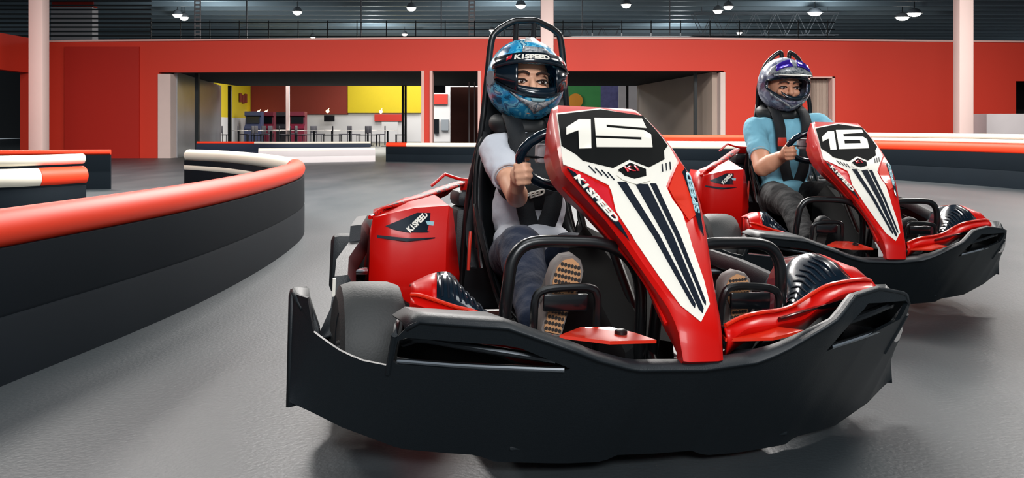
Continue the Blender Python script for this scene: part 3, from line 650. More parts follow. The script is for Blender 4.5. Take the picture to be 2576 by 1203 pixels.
    # --- wheels
    def wheel(x, y, r, hw, drop, steer=0):
        T = Matrix.Translation((x, y, r+.015-drop)) @ Matrix.Rotation(steer, 4, 'Z')
        bm = bmesh.new()
        add_lathe(bm, [(r*.55, -hw*.85), (r*.80, -hw), (r*.95, -hw*.88), (r, -hw*.55), (r*1.005, 0), (r, hw*.55), (r*.95, hw*.88), (r*.80, hw), (r*.55, hw*.85)], T, 56)
        w = from_bm('wheel', bm, 'rubber', K); w['label'] = 'smooth black tyre'
        bm = bmesh.new(); add_lathe(bm, [(.02, -hw*.7), (r*.5, -hw*.72), (r*.56, -hw*.88), (r*.56, hw*.88), (r*.5, hw*.72), (.02, hw*.7)], T, 40)
        from_bm('rim', bm, 'dkmetal', w)
        bm = bmesh.new(); add_lathe(bm, [(.0001, -hw*.95), (.025, -hw*.95), (.03, -hw*.6), (.03, hw*.6), (.025, hw*.95), (.0001, hw*.95)], T, 20)
        from_bm('hub', bm, 'tube', w)
    for s in (-1, 1):
        wheel(.345, s*.535, .150, .070, drops[0]-.008); wheel(-.58, s*.385, .14, .085, drops[1])
    # --- front fender panels (red edged, navy decal with vents)
    for s in (-1, 1):
        fy = lambda b: b if s > 0 or b < .36 else .36+(b-.36)*.60
        fz = lambda b, c: c if s > 0 else c-.045*max(0, min(1, (b-.10)/.12))*(1-max(0, (b-.45)/.12)*.5)
        front = [(.80, .075, .285), (.785, .12, .305), (.765, .17, .306), (.73, .24, .303), (.705, .30, .306), (.68, .36, .330), (.65, .43, .345), (.61, .51, .347), (.575, .570, .345)]
        mid1 = [(.79, .072, .310), (.77, .12, .322), (.75, .17, .325), (.71, .24, .322), (.675, .31, .332), (.655, .37, .356), (.63, .44, .364), (.59, .51, .362), (.56, .565, .358)]
        rear = [(.76, .07, .290), (.72, .14, .290), (.67, .22, .285), (.62, .29, .282), (.575, .335, .315), (.54, .37, .370), (.52, .42, .412), (.50, .48, .408), (.48, .545, .385)]
        back = [(.70, .07, .250), (.66, .14, .250), (.60, .22, .225), (.55, .28, .210), (.52, .31, .240), (.48, .345, .330), (.44, .40, .385), (.42, .46, .392), (.41, .530, .370)]
        if s < 0: front, mid1, rear, back = front[3:], mid1[3:], rear[3:], back[3:]
        sp = lambda L, z=0: smooth_path([(a, s*fy(b), fz(b, c) if z else c) for a, b, c in L], 4)
        low = 0 if s > 0 else .042
        f_, m_, r_, b_ = sp(front, 1), sp(mid1, 1), [p-Vector((0, 0, low)) for p in sp(rear)], [p-Vector((0, 0, low)) for p in sp(back)]
        fl = [Vector((p.x-.012, p.y, p.z-.03)) for p in f_]
        fp = loft('fender_panel', [[a, b, c] for a, b, c in zip(fl, f_, m_)], 'red', K, thick=.005, sharp=50)
        m_in = [Vector((p.x, p.y, p.z)) for p in m_]
        half = [m_in[i].lerp(r_[i], .5)+Vector((0, 0, .010)) for i in range(len(m_in))]
        n0 = 10 if s > 0 else 0
        loft('navy_panel', [[m_in[i], half[i], r_[i], b_[i]] for i in range(n0, len(m_in)-5)], 'navy', fp, thick=.004, sharp=60)
        loft('red_outer_panel', [[m_in[i], half[i], r_[i], b_[i]] for i in range(len(m_in)-6, len(m_in))], 'red', fp, thick=.004, sharp=60)
        if s > 0: loft('red_inner_panel', [[m_in[i], half[i], r_[i], b_[i]] for i in range(0, n0+1)], 'blackg', fp, thick=.004, sharp=60)
        bm = bmesh.new()
        for q in range(10):
            i0 = 15+q if s > 0 else 5+q; t0, t1 = .18, .80
            a = m_in[i0].lerp(r_[i0], t0); b = m_in[i0].lerp(r_[i0], t1); c = m_in[i0].lerp(r_[i0], .5)+Vector((0, 0, .010))
            add_tube(bm, [a+Vector((0, 0, .004)), c+Vector((0, 0, .002)), b+Vector((0, 0, .004))], .0022, seg=6, n=3)
        from_bm('vent_ribs', bm, 'stripe', fp)
        tube('panel_edge', [Vector(p)+Vector((0, 0, .004)) for p in m_in[::3]]+[m_in[-1]], .004, 'orange', fp, seg=8, n=3)
        # outer red cap facing the wheel
        loft('outer_cap', [[Vector((.575, s*.570, .30)), Vector((.575, s*.572, .345)), Vector((.56, s*.567, .360))], [Vector((.48, s*.55, .32)), Vector((.48, s*.552, .375)), Vector((.48, s*.545, .388))], [Vector((.41, s*.535, .31)), Vector((.41, s*.537, .36)), Vector((.41, s*.53, .372))]], 'red', fp, thick=.004).location = (0, 0 if s > 0 else .084, -low)
        # red plate by the nose with bolt
        bmp = bmesh.new(); bmp.faces.new([bmp.verts.new((x, s*y, z)) for x, y, z in ((.775, .250, .299), (.705, .185, .297), (.705, .125, .297), (.735, .088, .292), (.795, .070, .291), (.805, .165, .293))])
        thicken(bmp, lambda c: Vector((0, 0, -1)), .006)
        pl = from_bm('nose_plate', bmp, 'orange', K, smooth=False)
        bm = bmesh.new(); add_lathe(bm, [(.0001, 0), (.012, 0), (.012, .006), (.006, .009), (.0001, .009)], Matrix.Translation((.752, s*.122, .294)) @ Matrix.Rotation(PI/2, 4, 'X') , 20)
        from_bm('bolt', bm, 'tube', pl)
        # foot guard hoops
        hoop = [(.58, s*.300, .10), (.60, s*.305, .25), (.61, s*.302, .36), (.61, s*.292, .415), (.61, s*.258, .443), (.615, s*.18, .447), (.62, s*.105, .442), (.62, s*.052, .412), (.61, s*.022, .35), (.60, s*.015, .22), (.59, s*.015, .12)]
        tube('foot_guard', hoop, .0125, 'tube', K, seg=14)
        # pedal
        tube('pedal', [(.66, s*.262, .20), (.665, s*.264, .30), (.665, s*.262, .345), (.665, s*.245, .360), (.665, s*.20, .365), (.665, s*.155, .364), (.665, s*.138, .350), (.66, s*.134, .30), (.655, s*.134, .16), (.62, s*.134, .10)], .008, 'tube', K, seg=10)
        pp = box('pedal_plate', (.655, min(s*.155, s*.245), .318), (.664, max(s*.155, s*.245), .352), 'blackg', K, bev=.003)
        tube('tie_rod', [(.62, s*.05, .14), (.56, s*.40, .17)], .007, 'dkmetal', K, n=1)
        # side pods
        yo, yi = .487, .262
        if s > 0: yo = .44
        fr = [(-.03, s*yo, .13), (-.03, s*yo, .30), (-.05, s*yo, .395), (-.09, s*(yo-.01), .435)]
        body = [[(-.03, s*yo, .12), (-.025, s*(yo+.002), .28), (-.035, s*yo, .375), (-.045, s*(yo-.004), .425), (-.16, s*(yo-.02), .437)],
                [(-.02, s*(yo-.06), .12), (-.012, s*(yo-.06), .28), (-.025, s*(yo-.06), .385), (-.045, s*(yo-.06), .440), (-.18, s*(yo-.07), .452)],
                [(-.015, s*(yo+yi)/2, .12), (-.005, s*(yo+yi)/2, .28), (-.022, s*(yo+yi)/2, .392), (-.05, s*(yo+yi)/2, .452), (-.22, s*(yo+yi)/2, .466)],
                [(-.02, s*(yi+.03), .12), (-.012, s*(yi+.03), .28), (-.025, s*(yi+.03), .40), (-.055, s*(yi+.02), .460), (-.30, s*(yi+.02), .476)],
                [(-.05, s*(yi-.015), .12), (-.045, s*(yi-.015), .28), (-.05, s*yi, .39), (-.075, s*(yi+.005), .450), (-.34, s*yi, .468)]]
        pod = loft('side_pod', body, 'red', K, thick=.006, sharp=28); pod['label'] = 'red side pod with dark decal'
        loft('pod_side', [[(-.03, s*yo, .12), (-.045, s*(yo-.004), .422), (-.16, s*(yo-.02), .434)], [(-.40, s*(yo-.02), .14), (-.40, s*(yo-.04), .33), (-.40, s*(yo-.06), .40)]], 'red', pod, thick=.005)
        # recess bands and decal on the pod front
        def pod_pt(y, z, off=.004):
            t = (abs(y)-yi)/(yo-yi); 
            T = [(.12, -.015), (.28, -.006), (.385, -.022), (.44, -.047)]; x = interp(z, T) if z < .44 else -.047-(z-.44)*7
            return Vector((x-.022*(2*t-1)**2+off, y, z))
        dk = [(.451, .405), (.369, .440), (.338, .447), (.298, .448), (.313, .434), (.320, .411), (.289, .397), (.343, .391), (.395, .391), (.431, .397)]
        bmq = flat_poly([[[(s*(p-.487+yo), q) for p, q in dk]]], ((1, 0, 0), .03), ((0, 1, 0), .008))
        for v in bmq.verts: v.co = pod_pt(v.co.x, v.co.y)
        thicken(bmq, lambda c: Vector((1, 0, .3)), .001); from_bm('pod_decal', bmq, 'navy', pod)
        bmq = flat_poly([[[(s*(yo-.015), .382), (s*(yo-.015), .375), (s*(yo-.09), .368), (s*(yi+.06), .376), (s*(yi+.06), .379), (s*(yo-.10), .376)]]], ((1, 0, 0), .03))
        for v in bmq.verts: v.co = pod_pt(v.co.x, v.co.y)
        thicken(bmq, lambda c: Vector((1, 0, .3)), .001); from_bm('pod_groove', bmq, 'navy', pod)
        bmq = flat_poly([[[(s*(yi+.055), .418), (s*(yi+.085), .420), (s*(yi+.080), .410), (s*(yi+.045), .406)]]], ((1, 0, 0), .03))
        for v in bmq.verts: v.co = pod_pt(v.co.x, v.co.y, .006)
        thicken(bmq, lambda c: Vector((1, 0, .3)), .001); from_bm('pod_mark', bmq, 'cyan', pod)
        bmt, w, h = text_mesh('K1SPEED', 1, .05)
        for v in bmt.verts:
            u_, v_ = v.co.x/w*.072, v.co.y/h*.016; a = math.radians(46); yy = -s*(yo+yi)/2 if s < 0 else (yo+yi)/2
            y = s*((yo+yi)/2)*1.0+u_*math.cos(a)-v_*math.sin(a)+.006; z = .4175+u_*math.sin(a)*.85+v_*math.cos(a)
            v.co = pod_pt(y, min(z, .447), .0065)
        from_bm('pod_lettering', bmt, 'white', pod, smooth=False)
        # sloping top rail of the pod with loud decals, reaching back to the engine loop
        rail = [[(-.06, s*(yo-.002), .418), (-.06, s*(yo-.008), .438), (-.09, s*(yo-.03), .452), (-.10, s*(yo-.08), .453)],
                [(-.30, s*(yo-.17), .440), (-.30, s*(yo-.175), .475), (-.31, s*(yo-.20), .490), (-.32, s*(yo-.25), .484)],
                [(-.48, s*(yo-.30), .458), (-.48, s*(yo-.305), .494), (-.49, s*(yo-.33), .508), (-.50, s*(yo-.37), .500)]]
        rl = loft('pod_top_rail', rail, 'decalmix', K, thick=.006, sub=1)
        tube('rail_edge', [(-.055, s*(yo+.002), .425), (-.18, s*(yo-.085), .437), (-.30, s*(yo-.168), .450), (-.48, s*(yo-.298), .472)], .006, 'red', rl, seg=8)
        # outer side bumper
        sec = []
        for x, y, z0, z1 in ((.24, .632, .05, .185), (.17, .600, .05, .235), (.15, .592, .05, .305), (0, .575, .06, .325), (-.19, .525, .06, .345), (-.22, .520, .12, .385), (-.50, .470, .12, .385), (-.62, .42, .12, .36)):
            sec.append([(x, s*y, z0), (x, s*(y+.006), (z0+z1)/2), (x, s*y, z1), (x, s*(y-.03), z1+.004), (x, s*(y-.05), z1-.03)])
        sb = loft('side_bumper', sec, 'black', K, thick=.012)
        if s < 0: box('marker_strip', (.155, min(s*.590, s*.597), .242), (.163, max(s*.590, s*.597), .302), 'white', sb)
        tube('side_bar', [(.0, s*.30, .12), (.02, s*.42, .22), (.0, s*.56, .24), (-.3, s*.50, .24), (-.35, s*.30, .14)], .012, 'tube', K)
        tube('pod_stay', [(-.06, s*.49, .285), (-.05, s*.56, .285)], .009, 'chrome', sb, n=1)
    # --- engine loop and rear cover
    for s in (-1, 1):
        tube('engine_cover_handle', [(-.5, s*.245, .484), (-.5, s*.235, .492), (-.5, s*.204, .520), (-.5, s*.198, .521), (-.5, s*.15, .508), (-.5, s*.09, .505)], .005, 'red', K, seg=8, n=3)
    box('engine_cover', (-.60, -.165, .42), (-.47, .165, .475), 'black', K, bev=.02)
    for s in (-1, 1): box('handle_mount', (-.51, min(s*.10, s*.15), .470), (-.49, max(s*.10, s*.15), .506), 'red', K, bev=.004)
    box('engine_block', (-.66, -.17, .10), (-.46, .17, .42), 'black', K, bev=.02)
    box('rear_bumper', (-.82, -.52, .10), (-.76, .52, .30), 'black', K, bev=.025)
    # --- seat
    secs = []
    for x, z, hw, lip in ((.02, .135, .115, .05), (-.02, .125, .145, .12), (-.10, .12, .155, .22), (-.18, .13, .160, .30), (-.26, .18, .160, .33), (-.33, .28, .155, .30), (-.37, .40, .150, .16), (-.40, .52, .140, .09), (-.42, .62, .120, .045), (-.43, .67, .08, .01)):
        s_ = []
        for k in range(11):
            t = -1+k*.2; a = abs(t)
            s_.append((x+(lip if x < -.30 else .0)*max(0, a-.55)*1.2, t*hw, z+(lip*max(0, a-.6)*2.0 if x >= -.30 else 0)))
        secs.append(s_)
    st = loft('seat', secs, 'seat', K, thick=.012, sub=1)
    tube('seat_edge', [Vector(s_[0]) for s_ in secs], .007, 'tube', st, seg=8); tube('seat_edge', [Vector(s_[-1]) for s_ in secs], .007, 'tube', st, seg=8)
    # --- roll hoop with inner posts
    r = .0105
    if not split_hoop:
        rh = tube('roll_hoop', [(-.47, -.145, .12), (-.45, -.135, .45), (-.42, -.111, .65), (-.42, -.098, .83), (-.42, -.091, .935), (-.42, -.076, .972), (-.42, -.026, 1.006), (-.42, .01, 1.013), (-.42, .047, 1.016), (-.42, .075, 1.008), (-.42, .118, .988), (-.42, .138, .952), (-.42, .158, .80), (-.43, .175, .65), (-.46, .18, .4), (-.48, .18, .12)], r, 'tube', K, seg=14)
        for y in (-.012, .046): tube('hoop_post', [(-.42, y, 1.012), (-.425, y, .80), (-.43, y, .45)], .0085, 'tube', rh, seg=10)
    else:
        rh = tube('roll_hoop', [(-.47, -.13, .12), (-.45, -.11, .45), (-.42, -.088, .685), (-.42, -.086, .83), (-.42, -.066, .925), (-.42, -.036, .972), (-.42, -.002, 1.003), (-.42, .018, 1.012), (-.42, .024, 1.0), (-.42, .026, .95), (-.43, .026, .6), (-.44, .026, .4)], r*1.05, 'tube', K, seg=14)
        tube('hoop_half', [(-.44, .070, .4), (-.43, .068, .6), (-.42, .066, .95), (-.42, .066, 1.0), (-.42, .074, 1.012), (-.42, .118, .980), (-.42, .155, .915), (-.42, .172, .83), (-.42, .200, .70), (-.45, .19, .45), (-.47, .18, .12)], r*1.05, 'tube', rh, seg=14)
    hp = loft('headrest_panel', [[(-.425, -.115, .40), (-.43, 0, .40), (-.425, .165, .40)], [(-.42, -.105, .62), (-.425, 0, .62), (-.42, .16, .62)], [(-.42, -.095, .78), (-.425, 0, .78), (-.42, .15, .78)]], 'seat', K, thick=.01)
    # shoulder pads of the harness behind the neck and side belts
    for s in (-1, 1):
        tube('belt_strap', [(-.40, s*.10, .66), (-.37, s*.13, .50), (-.34, s*.155, .36), (-.22, s*.165, .27)], .010, 'belt', K, flat=.35, seg=8)
        tube('belt_tail', [(-.25, s*.172, .37), (-.24, s*.176, .33), (-.24, s*.176, .26)], .005, 'beltred', K, seg=8)
    # --- steering wheel
    C_ = Vector((.120, .0, .600)); ax = Vector((-.80, 0, .45)).normalized(); u = Vector((0, 1, 0)); w = u.cross(ax).normalized()
    ring = []
    for k in range(24):
        a = 2*PI*k/24; rr = .142; q = C_+u*rr*math.cos(a)+w*rr*.62*math.sin(a); ring.append(q)
    sw = tube('steering_wheel', ring, .0135, 'navy', K, closed=True, n=1, seg=12)
    bm = bmesh.new()
    for a in (0, PI, PI/2*3): add_tube(bm, [C_, C_+u*.135*math.cos(a)+w*.075*math.sin(a)], .010, seg=8, n=1, flat=.4)
    from_bm('spokes', bm, 'dkmetal', sw)
    box('hub_cap', (.10, -.10, .585), (.128, .03, .635), 'ltgrey', sw, bev=.008)
    return K
def pose(T, yaw, roll, pitch, s):
    a, r, p = map(math.radians, (yaw, roll, pitch))
    R = Matrix(((math.sin(a), math.cos(a), 0), (-math.cos(a), math.sin(a), 0), (0, 0, 1)))
    Rr = Matrix(((1, 0, 0), (0, math.cos(r), math.sin(r)), (0, -math.sin(r), math.cos(r))))
    Rp = Matrix(((math.cos(p), 0, math.sin(p)), (0, 1, 0), (-math.sin(p), 0, math.cos(p))))
    return Matrix.Translation(T) @ ((R @ Rr @ Rp)*s).to_4x4()
P15 = pose((.099, 2.445, 0), 16, 2.5, 0, 1)
S = .87
P16 = pose((S*1.381, S*4.419, H-S*H), 7.085, 1.412, 6.597, S*1.008)
build_kart(P15, 5, 'red and black go-kart with number 15 in the foreground')
build_kart(P16, 6, 'red and black go-kart with number 16 behind on the right', drops=(.0, .17), split_hoop=True)

# ------------------------------------------------------------------ people
def remeshed(name, prims, voxel, m, parent, smooth_it=4, disp=0, shrink=0):
    """prims: ('c', p, q, r1, r2) tapered limbs, ('e', centre, (rx,ry,rz)[, rot]) ellipsoids -> one continuous skin"""
    bm = bmesh.new()
    for p in prims:
        if p[0] == 'c':
            a, b = Vector(p[1]), Vector(p[2]); n = 12; d = (b-a); L = d.length; d.normalize()
            add_tube(bm, [a+d*L*i/4 for i in range(5)], [p[3]+(p[4]-p[3])*i/4 for i in range(5)], seg=20, n=1)
            for c, r in ((a, p[3]), (b, p[4])):
                bmesh.ops.create_icosphere(bm, subdivisions=3, radius=r, matrix=Matrix.Translation(c))
        else:
            mt = Matrix.Translation(p[1]) @ (p[3] if len(p) > 3 else Matrix()) @ Matrix.Diagonal((*p[2], 1))
            bmesh.ops.create_icosphere(bm, subdivisions=4, radius=1, matrix=mt)
    me = bpy.data.meshes.new(name); bm.to_mesh(me); bm.free()
    o = bpy.data.objects.new(name, me); COL.objects.link(o)
    r = o.modifiers.new('r', 'REMESH'); r.mode = 'VOXEL'; r.voxel_size = voxel
    s = o.modifiers.new('s', 'SMOOTH'); s.factor = .5; s.iterations = smooth_it
    me2 = bpy.data.meshes.new_from_object(o.evaluated_get(bpy.context.evaluated_depsgraph_get()))
    bpy.data.objects.remove(o); bpy.data.meshes.remove(me)
    if disp:
        for v in me2.vertices:
            n_ = noise.noise(Vector((v.co.x*18, v.co.y*18, v.co.z*11)))+.5*noise.noise(v.co*42)
            v.co += v.normal*disp*n_
    me2.name = name
    return link(name, me2, m, parent)
def hand_prims(wrist, palm, fdir, spread, curl_to, s=1.0, side=1):
    """palm as flattened ellipsoid plus four curled fingers and a thumb closing round a bar"""
    P = [('c', wrist, palm, .021*s, .024*s), ('e', palm, (.026*s, .026*s, .032*s))]
    f = Vector(fdir).normalized(); sp = Vector(spread).normalized(); c = Vector(curl_to).normalized(); palm = Vector(palm)
    lens = [.030, .034, .032, .025]
    for i in range(4):
        base = palm+sp*(.024-.0165*i)*s+c*.002+f*.016*s; l = lens[i]*s
        k1 = base+f*l*.75; k2 = k1+(f*.35+c*.9).normalized()*l*.8; k3 = k2+(-f*.75+c*.55).normalized()*l*.65
        P += [('c', base, k1, .0092*s, .0086*s), ('c', k1, k2, .0086*s, .0078*s), ('c', k2, k3, .0078*s, .0068*s)]
    t0 = palm+sp*.022*s-f*.012*s; t1 = t0+(sp*.7+c*.5+f*.2).normalized()*.026*s; t2 = t1+(c*.6+f*.7).normalized()*.024*s
    P += [('c', t0, t1, .0115*s, .0095*s), ('c', t1, t2, .0095*s, .008*s)]
    return P
def helmet(parent, C_, R_, mshell, style):
    """full-face helmet: shell with eye opening, trim, chin bar, visor or goggles"""
    cx, cy, cz = C_; rx, ry, rz = R_
    bm = bmesh.new(); nu, nv = 72, 48; grid = []
    def shape(u, v):            # u azimuth (0 = front), v polar from top
        x = math.sin(v)*math.cos(u); y = math.sin(v)*math.sin(u); z = math.cos(v)
        chin = max(0, -z)*max(0, x)
        X = x*(1+.22*chin*2) ; Z = z*(1.0 if z > 0 else 1.04)
        if z < -.55: k = (-.55-z); X *= 1-.35*k; y *= 1-.35*k
        if style == 'moto': X += .10*max(0, x)*max(0, -z)
        return Vector((cx+X*rx*1.08, cy+y*ry, cz+Z*rz))
    vmax = PI*.86
    keep = {}
    for j in range(nv+1):
        for i in range(nu): keep[i, j] = bm.verts.new(shape(2*PI*i/nu, .001+vmax*j/nv))
    def is_open(i, j):
        u = 2*PI*(i+.5)/nu; u = u-2*PI if u > PI else u; v = vmax*(j+.5)/nv
        top, bot = (PI*.37, PI*.625) if style == 'road' else (PI*.40, PI*.64)
        uu = abs(u)/1.12
        if uu > 1: return False
        c = .16*uu*uu
        return top+c*1.0 < v < bot-c*2.2
    for j in range(nv):
        for i in range(nu):
            if not is_open(i, j): bm.faces.new((keep[i, j], keep[(i+1) % nu, j], keep[(i+1) % nu, j+1], keep[i, j+1]))
    bmesh.ops.delete(bm, geom=[v for v in bm.verts if not v.link_faces], context='VERTS')
    thicken_faces = bm.faces[:]
    bmesh.ops.recalc_face_normals(bm, faces=bm.faces)
    h = from_bm('helmet', bm, mshell, parent, sharp=None); md = h.modifiers.new('t', 'SOLIDIFY'); md.thickness = .012; md.offset = -1
    def sp(u, v, off=0): p = shape(u, v); return p+(p-Vector(C_)).normalized()*off
    # trim round the opening
    top, bot = (PI*.37, PI*.625) if style == 'road' else (PI*.40, PI*.64)
    T = [sp(1.12*t, top+.16*t*t, .002) for t in [x/8 for x in range(-8, 9)]]; B = [sp(1.12*t, bot-.35*t*t, .002) for t in [x/8 for x in range(8, -9, -1)]]
    tube('opening_trim', T+B, .006, 'visor', h, closed=True, n=2, seg=8)
    return h, sp, top, bot
def band(name, f0, f1, m, parent, n=24, thick=.004):
    bm = bmesh.new(); A = [bm.verts.new(f0(i/n)) for i in range(n+1)]; Mi = [bm.verts.new(f0(i/n).lerp(f1(i/n), .5)+(f0(i/n)-f1(i/n)).cross(f0(min(1, (i+.01)/n))-f0(max(0, (i-.01)/n))).normalized()*0) for i in range(n+1)]; B = [bm.verts.new(f1(i/n)) for i in range(n+1)]
    for R0, R1 in ((A, Mi), (Mi, B)):
        for i in range(n): bm.faces.new((R0[i], R0[i+1], R1[i+1], R1[i]))
    o = from_bm(name, bm, m, parent, sharp=None); md = o.modifiers.new('t', 'SOLIDIFY'); md.thickness = thick; md.offset = 1
    return o
def head_prims(C_, s):
    c = Vector(C_)
    P = [('e', c+Vector((.0, 0, .01))*s, (.075*s, .068*s, .092*s)), ('e', c+Vector((.018, 0, -.035))*s, (.058*s, .054*s, .058*s)),
         ('c', c+Vector((.076, 0, .012))*s, c+Vector((.092, 0, -.016))*s, .007*s, .0115*s), ('e', c+Vector((.086, .009, -.018))*s, (.007*s, .006*s, .006*s)), ('e', c+Vector((.086, -.009, -.018))*s, (.007*s, .006*s, .006*s)),
         ('e', c+Vector((.068, 0, .030))*s, (.012*s, .045*s, .010*s)), ('e', c+Vector((.062, .034, -.016))*s, (.016*s, .018*s, .016*s)), ('e', c+Vector((.062, -.034, -.016))*s, (.016*s, .018*s, .016*s)),
         ('e', c+Vector((-.01, .07, -.005))*s, (.012*s, .008*s, .020*s)), ('e', c+Vector((-.01, -.07, -.005))*s, (.012*s, .008*s, .020*s)),
         ('e', c+Vector((.070, 0, -.046))*s, (.010*s, .024*s, .007*s)), ('e', c+Vector((.062, 0, -.072))*s, (.018*s, .024*s, .014*s))]
    return P
def face_bits(C_, s, root):
    c = Vector(C_)
    for sy in (-1, 1):
        bm = bmesh.new(); bmesh.ops.create_uvsphere(bm, u_segments=20, v_segments=14, radius=1, matrix=Matrix.Translation(c+Vector((.0725, sy*.031, .006))*s) @ Matrix.Diagonal((.007*s, .0135*s, .0062*s, 1)))
        e = from_bm('eye', bm, 'eye', root)
        bm = bmesh.new(); bmesh.ops.create_uvsphere(bm, u_segments=16, v_segments=10, radius=1, matrix=Matrix.Translation(c+Vector((.0780, sy*.031, .006))*s) @ Matrix.Diagonal((.0030*s, .0056*s, .0056*s, 1)))
        from_bm('iris', bm, 'iris', e)
        tube('eyelid', [c+Vector((.073, sy*.014, .007))*s, c+Vector((.081, sy*.025, .0115))*s, c+Vector((.079, sy*.037, .0115))*s, c+Vector((.069, sy*.049, .005))*s], .0026*s, 'brow', e, seg=6)
        tube('eyebrow', [c+Vector((.082, sy*.010, .026))*s, c+Vector((.082, sy*.026, .033))*s, c+Vector((.071, sy*.050, .028))*s], .0038*s, 'brow', root, seg=6)
    tube('lips', [c+Vector((.074, -.022, -.046))*s, c+Vector((.082, 0, -.045))*s, c+Vector((.074, .022, -.046))*s], .004*s, 'lip', root, seg=6)

def driver(mtx, cfg):
    """seated driver built in the kart's frame"""
    base = Vector((-.22, 0, .14)); Pm = mtx @ Matrix.Translation(base)
    root = empty('person'); root.matrix_world = Pm; tag(root, cfg['label'], 'person')
    o_ = -base
    g = {k: (Vector(v)+o_) for k, v in cfg['j'].items()}
    s = cfg.get('s', 1)
    # body (skin)
    P = head_prims(g['head'], cfg['hs'])
    P += [('c', g['neck'], g['head']-Vector((.02, 0, .05)), .040*s, .042*s), ('e', g['chest'], (.065*s, .115*s, .10*s)), ('c', g['chest'], g['neck'], .06*s, .038*s), ('e', g['belly'], (.062*s, .095*s, .10*s)), ('e', g['pelvis'], (.08*s, .105*s, .075*s))]
    for q in 'RL':
        sg = -1 if q == 'R' else 1
        P += [('c', g['chest']+Vector((0, 0, .05)), g['sh'+q], .045*s, .038*s), ('c', g['sh'+q], g['el'+q], .037*s*cfg['arm'], .030*s*cfg['arm']), ('c', g['el'+q], g['el'+q].lerp(g['wr'+q], .4), .029*s*cfg['arm'], .030*s*cfg['arm']), ('c', g['el'+q].lerp(g['wr'+q], .4), g['wr'+q], .030*s*cfg['arm'], .020*s*cfg['arm'])]
        P += hand_prims(g['wr'+q], g['ha'+q], (.86, sg*.45, .10), (-.1, sg*.15, 1), (.30, -sg*.95, .12), cfg['hand'])
        P += [('c', g['hip'+q], g['kn'+q], .058*s, .042*s), ('c', g['kn'+q], g['an'+q], .042*s, .026*s)]
    remeshed('body', P, .0042, cfg['skin'], root, 3)
    face_bits(g['head'], cfg['hs'], root)
    # shirt with short sleeves
    P = [('e', g['chest'], (.078*s, .130*s, .112*s)), ('e', g['belly'], (.078*s, .112*s, .12*s)), ('c', g['chest'], g['neck']-Vector((0, 0, .015)), .075*s, .047*s), ('e', g['pelvis']+Vector((.01, 0, .035)), (.088*s, .116*s, .055*s))]
    for q in 'RL':
        e = g['sh'+q].lerp(g['el'+q], cfg['sleeve'])
        P += [('c', g['chest']+Vector((0, 0, .045)), g['sh'+q], .055*s, .052*s), ('c', g['sh'+q], e, .052*s, .048*s)]
    sh = remeshed('shirt', P, .0075, cfg['tee'], root, 4, disp=.006)
    # cut the sleeve ends and neckline: rings as hems
    for q in 'RL':
        e = g['sh'+q].lerp(g['el'+q], cfg['sleeve']); d = (g['el'+q]-g['sh'+q]).normalized()
        bm = bmesh.new(); pts = []
        a = d.orthogonal().normalized(); b = d.cross(a)
        add_tube(bm, [e+d*.035*s+(a*math.cos(t)+b*math.sin(t))*.043*s for t in [2*PI*i/16 for i in range(16)]], .0045, seg=8, closed=True, n=1)
        from_bm('sleeve_hem', bm, cfg['tee'], sh)
    P = [('e', g['pelvis'], (.092*s, .122*s, .078*s))]
    for q in 'RL': P += [('c', g['hip'+q], g['kn'+q], .070*s, .055*s), ('c', g['kn'+q], g['an'+q], .054*s, .038*s)]
    remeshed('trousers', P, .0075, cfg['tr'], root, 4, disp=.006)
    # shoes: sole facing forward on the pedals
    for q in 'RL':
        sg = -1 if q == 'R' else 1
        a = g['an'+q]; toe = a+Vector((.075, -sg*.045*-1 if False else -sg*-.0, .0))
        heel, tp = g['heel'+q], g['toe'+q]; d = (tp-heel).normalized(); L = (tp-heel).length
        fwd = (Vector((1, 0, 0))-d*d.x).normalized(); sd = d.cross(fwd).normalized()
        outl = [(0, -.5), (.05, -.62), (.2, -.62), (.42, -.60), (.65, -.90), (.84, -.86), (.95, -.55), (1, 0), (.95, .55), (.84, .86), (.65, .92), (.42, .66), (.2, .62), (.05, .62), (0, .5)]
        hw = cfg['shoew']
        ring = lambda off, k: [heel+d*(L*(.5+(t-.5)*k))+sd*hw*w*k+fwd*off for t, w in outl]
        ank = a+Vector((-.01, 0, 0))
        up = [(heel+d*(L*min(t, .45 if abs(w) < 2 else t)*.7))+sd*hw*w*.8-fwd*.055 for t, w in outl]
        so = loft('shoe', [ring(.004, .96), ring(.0, 1.0), ring(-.022, 1.0), ring(-.030, .94), up], cfg['shoe'], root, closed=True, caps=True)
        bm = flat_poly([[[(t*.9+.05, w*.80) for t, w in outl]]], None)
        for v in bm.verts: v.co = heel+d*(L*v.co.x)+sd*hw*v.co.y+fwd*.0045
        thicken(bm, lambda c: fwd, .003); from_bm('sole', bm, cfg['sole'], so, smooth=False)
        bm = bmesh.new()
        nrow = 12
        for r_i in range(nrow):
            for c_i in range(-5, 6):
                t = .09+r_i*(.84/nrow); w = (c_i+(.5 if r_i % 2 else 0))*.19; lim = interp(t, [(0, .4), (.1, .48), (.42, .48), (.65, .70), (.84, .66), (.95, .35), (1, 0)])
                if abs(w) > lim: continue
                c0 = heel+d*(L*t)+sd*hw*w+fwd*.0068
                hh = L*.025; ww = hw*.085
                vs = [bm.verts.new(c0+d*x*hh+sd*y*ww) for x, y in ((1, 0), (.5, 1), (-.5, 1), (-1, 0), (-.5, -1), (.5, -1))]; bm.faces.new(vs)
        thicken(bm, lambda c: fwd, .0015); from_bm('sole_pattern', bm, 'soledk', so, smooth=False)
    # neck brace
    bm = bmesh.new(); c = g['neck']
